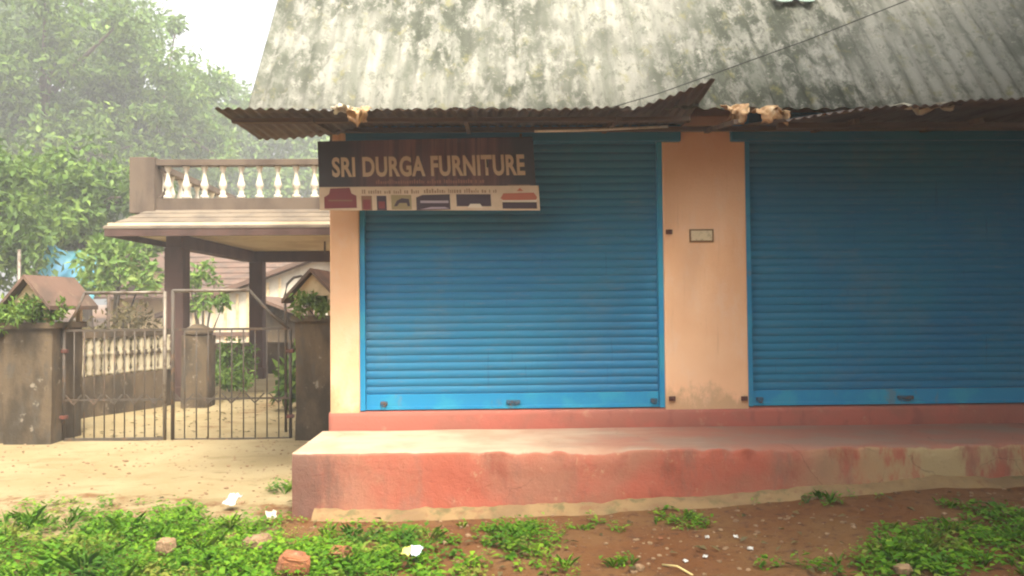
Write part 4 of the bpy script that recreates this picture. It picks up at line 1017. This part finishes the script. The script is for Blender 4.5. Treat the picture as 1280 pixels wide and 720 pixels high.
stone('stone', 1130, 722, .09, .07, .05, M['stone'], 'stone at the bottom edge under the right weeds', 7, 'stone', .04)
def paper(px, py, sx, sy, label, seed, mat, z=.05, tilt=.4, cat='litter'):
    c = Gd(px, py, z); g = gh(c.x, c.y); rows = []; r = random.Random(seed); rz = r.uniform(-.6, .6)
    for j in range(7):
        row = []
        for i in range(7):
            u = i/6-.5; v = j/6-.5
            rr_ = 1+.25*nz(u*3, v*3, seed); x = u*sx*rr_; y = v*sy*rr_; zz = sx*(.32*nz(u*4, v*4, seed+2)+.16*nz(u*9, v*9, seed+3))+tilt*v*sy
            row.append((c.x+x*math.cos(rz)-y*math.sin(rz), c.y+x*math.sin(rz)+y*math.cos(rz), g+z+zz+tilt*sy*.5))
        rows.append(row)
    return tag(MB().sheet(rows, .003).build('litter', mat), label, cat)
paper(290, 629, .11, .08, 'white crumpled paper lying on the weeds near the drive', 1, M['paper'], .05, .8)
paper(339, 647, .07, .055, 'small cream paper scrap beside the platform corner', 2, M['cloth2'], .06, .7)
paper(520, 690, .07, .055, 'pale blue plastic wrapper in the weeds at bottom centre', 3, weathered('pale_blue_plastic', (.55, .66, .75), (), .35, .2, 60), .10, .6)
paper(508, 690, .05, .05, 'tiny yellow wrapper beside the pale blue wrapper', 4, weathered('yellow_plastic', (.7, .6, .15), (), .35, 0), .11, .6)
for k, (px, py, lb) in enumerate(((826, 684, 'red tinged scrap on the soil left of the white scraps'), (884, 684, 'white scrap on bare soil below the middle pillar'), (920, 685, 'white scrap right of the other on bare soil'), (938, 698, 'largest white scrap on the bare soil'), (882, 705, 'white scrap nearest the bottom edge'), (857, 707, 'small cream scrap beside the dry straw'))):
    paper(px, py, .026+.008*(k == 3), .022, lb, 10+k, M['paper'] if k else M['brick'], .012, .3)
a_ = Gd(828, 706, .03); b_ = Gd(866, 719, .03)
tag(MB().tube([a_, a_.lerp(b_, .5)+Vector((0, 0, .02)), b_], .006, 6).build('straw_stalk', M['sand']), 'dry yellow straw stalk lying at the bottom centre right', 'straw')
a_ = Gd(990, 716, .03); b_ = Gd(1000, 710, .06)

# ------------------------------------------------------------------ haze
hz = MB().box(-93, 93, -43, 163, -1.2, 34).build('haze', None)
hm = bpy.data.materials.new('haze_air'); hm.use_nodes = True; hn = hm.node_tree.nodes; hn.remove(hn['Principled BSDF'])
pv = hn.new('ShaderNodeVolumePrincipled'); pv.inputs['Color'].default_value = (0.985, 0.99, 0.98, 1); pv.inputs['Density'].default_value = 0.0048
hm.node_tree.links.new(pv.outputs[0], hn['Material Output'].inputs['Volume'])
hz.data.materials.append(hm); tag(hz, 'pale hanging haze in the air', 'haze', kind='stuff')
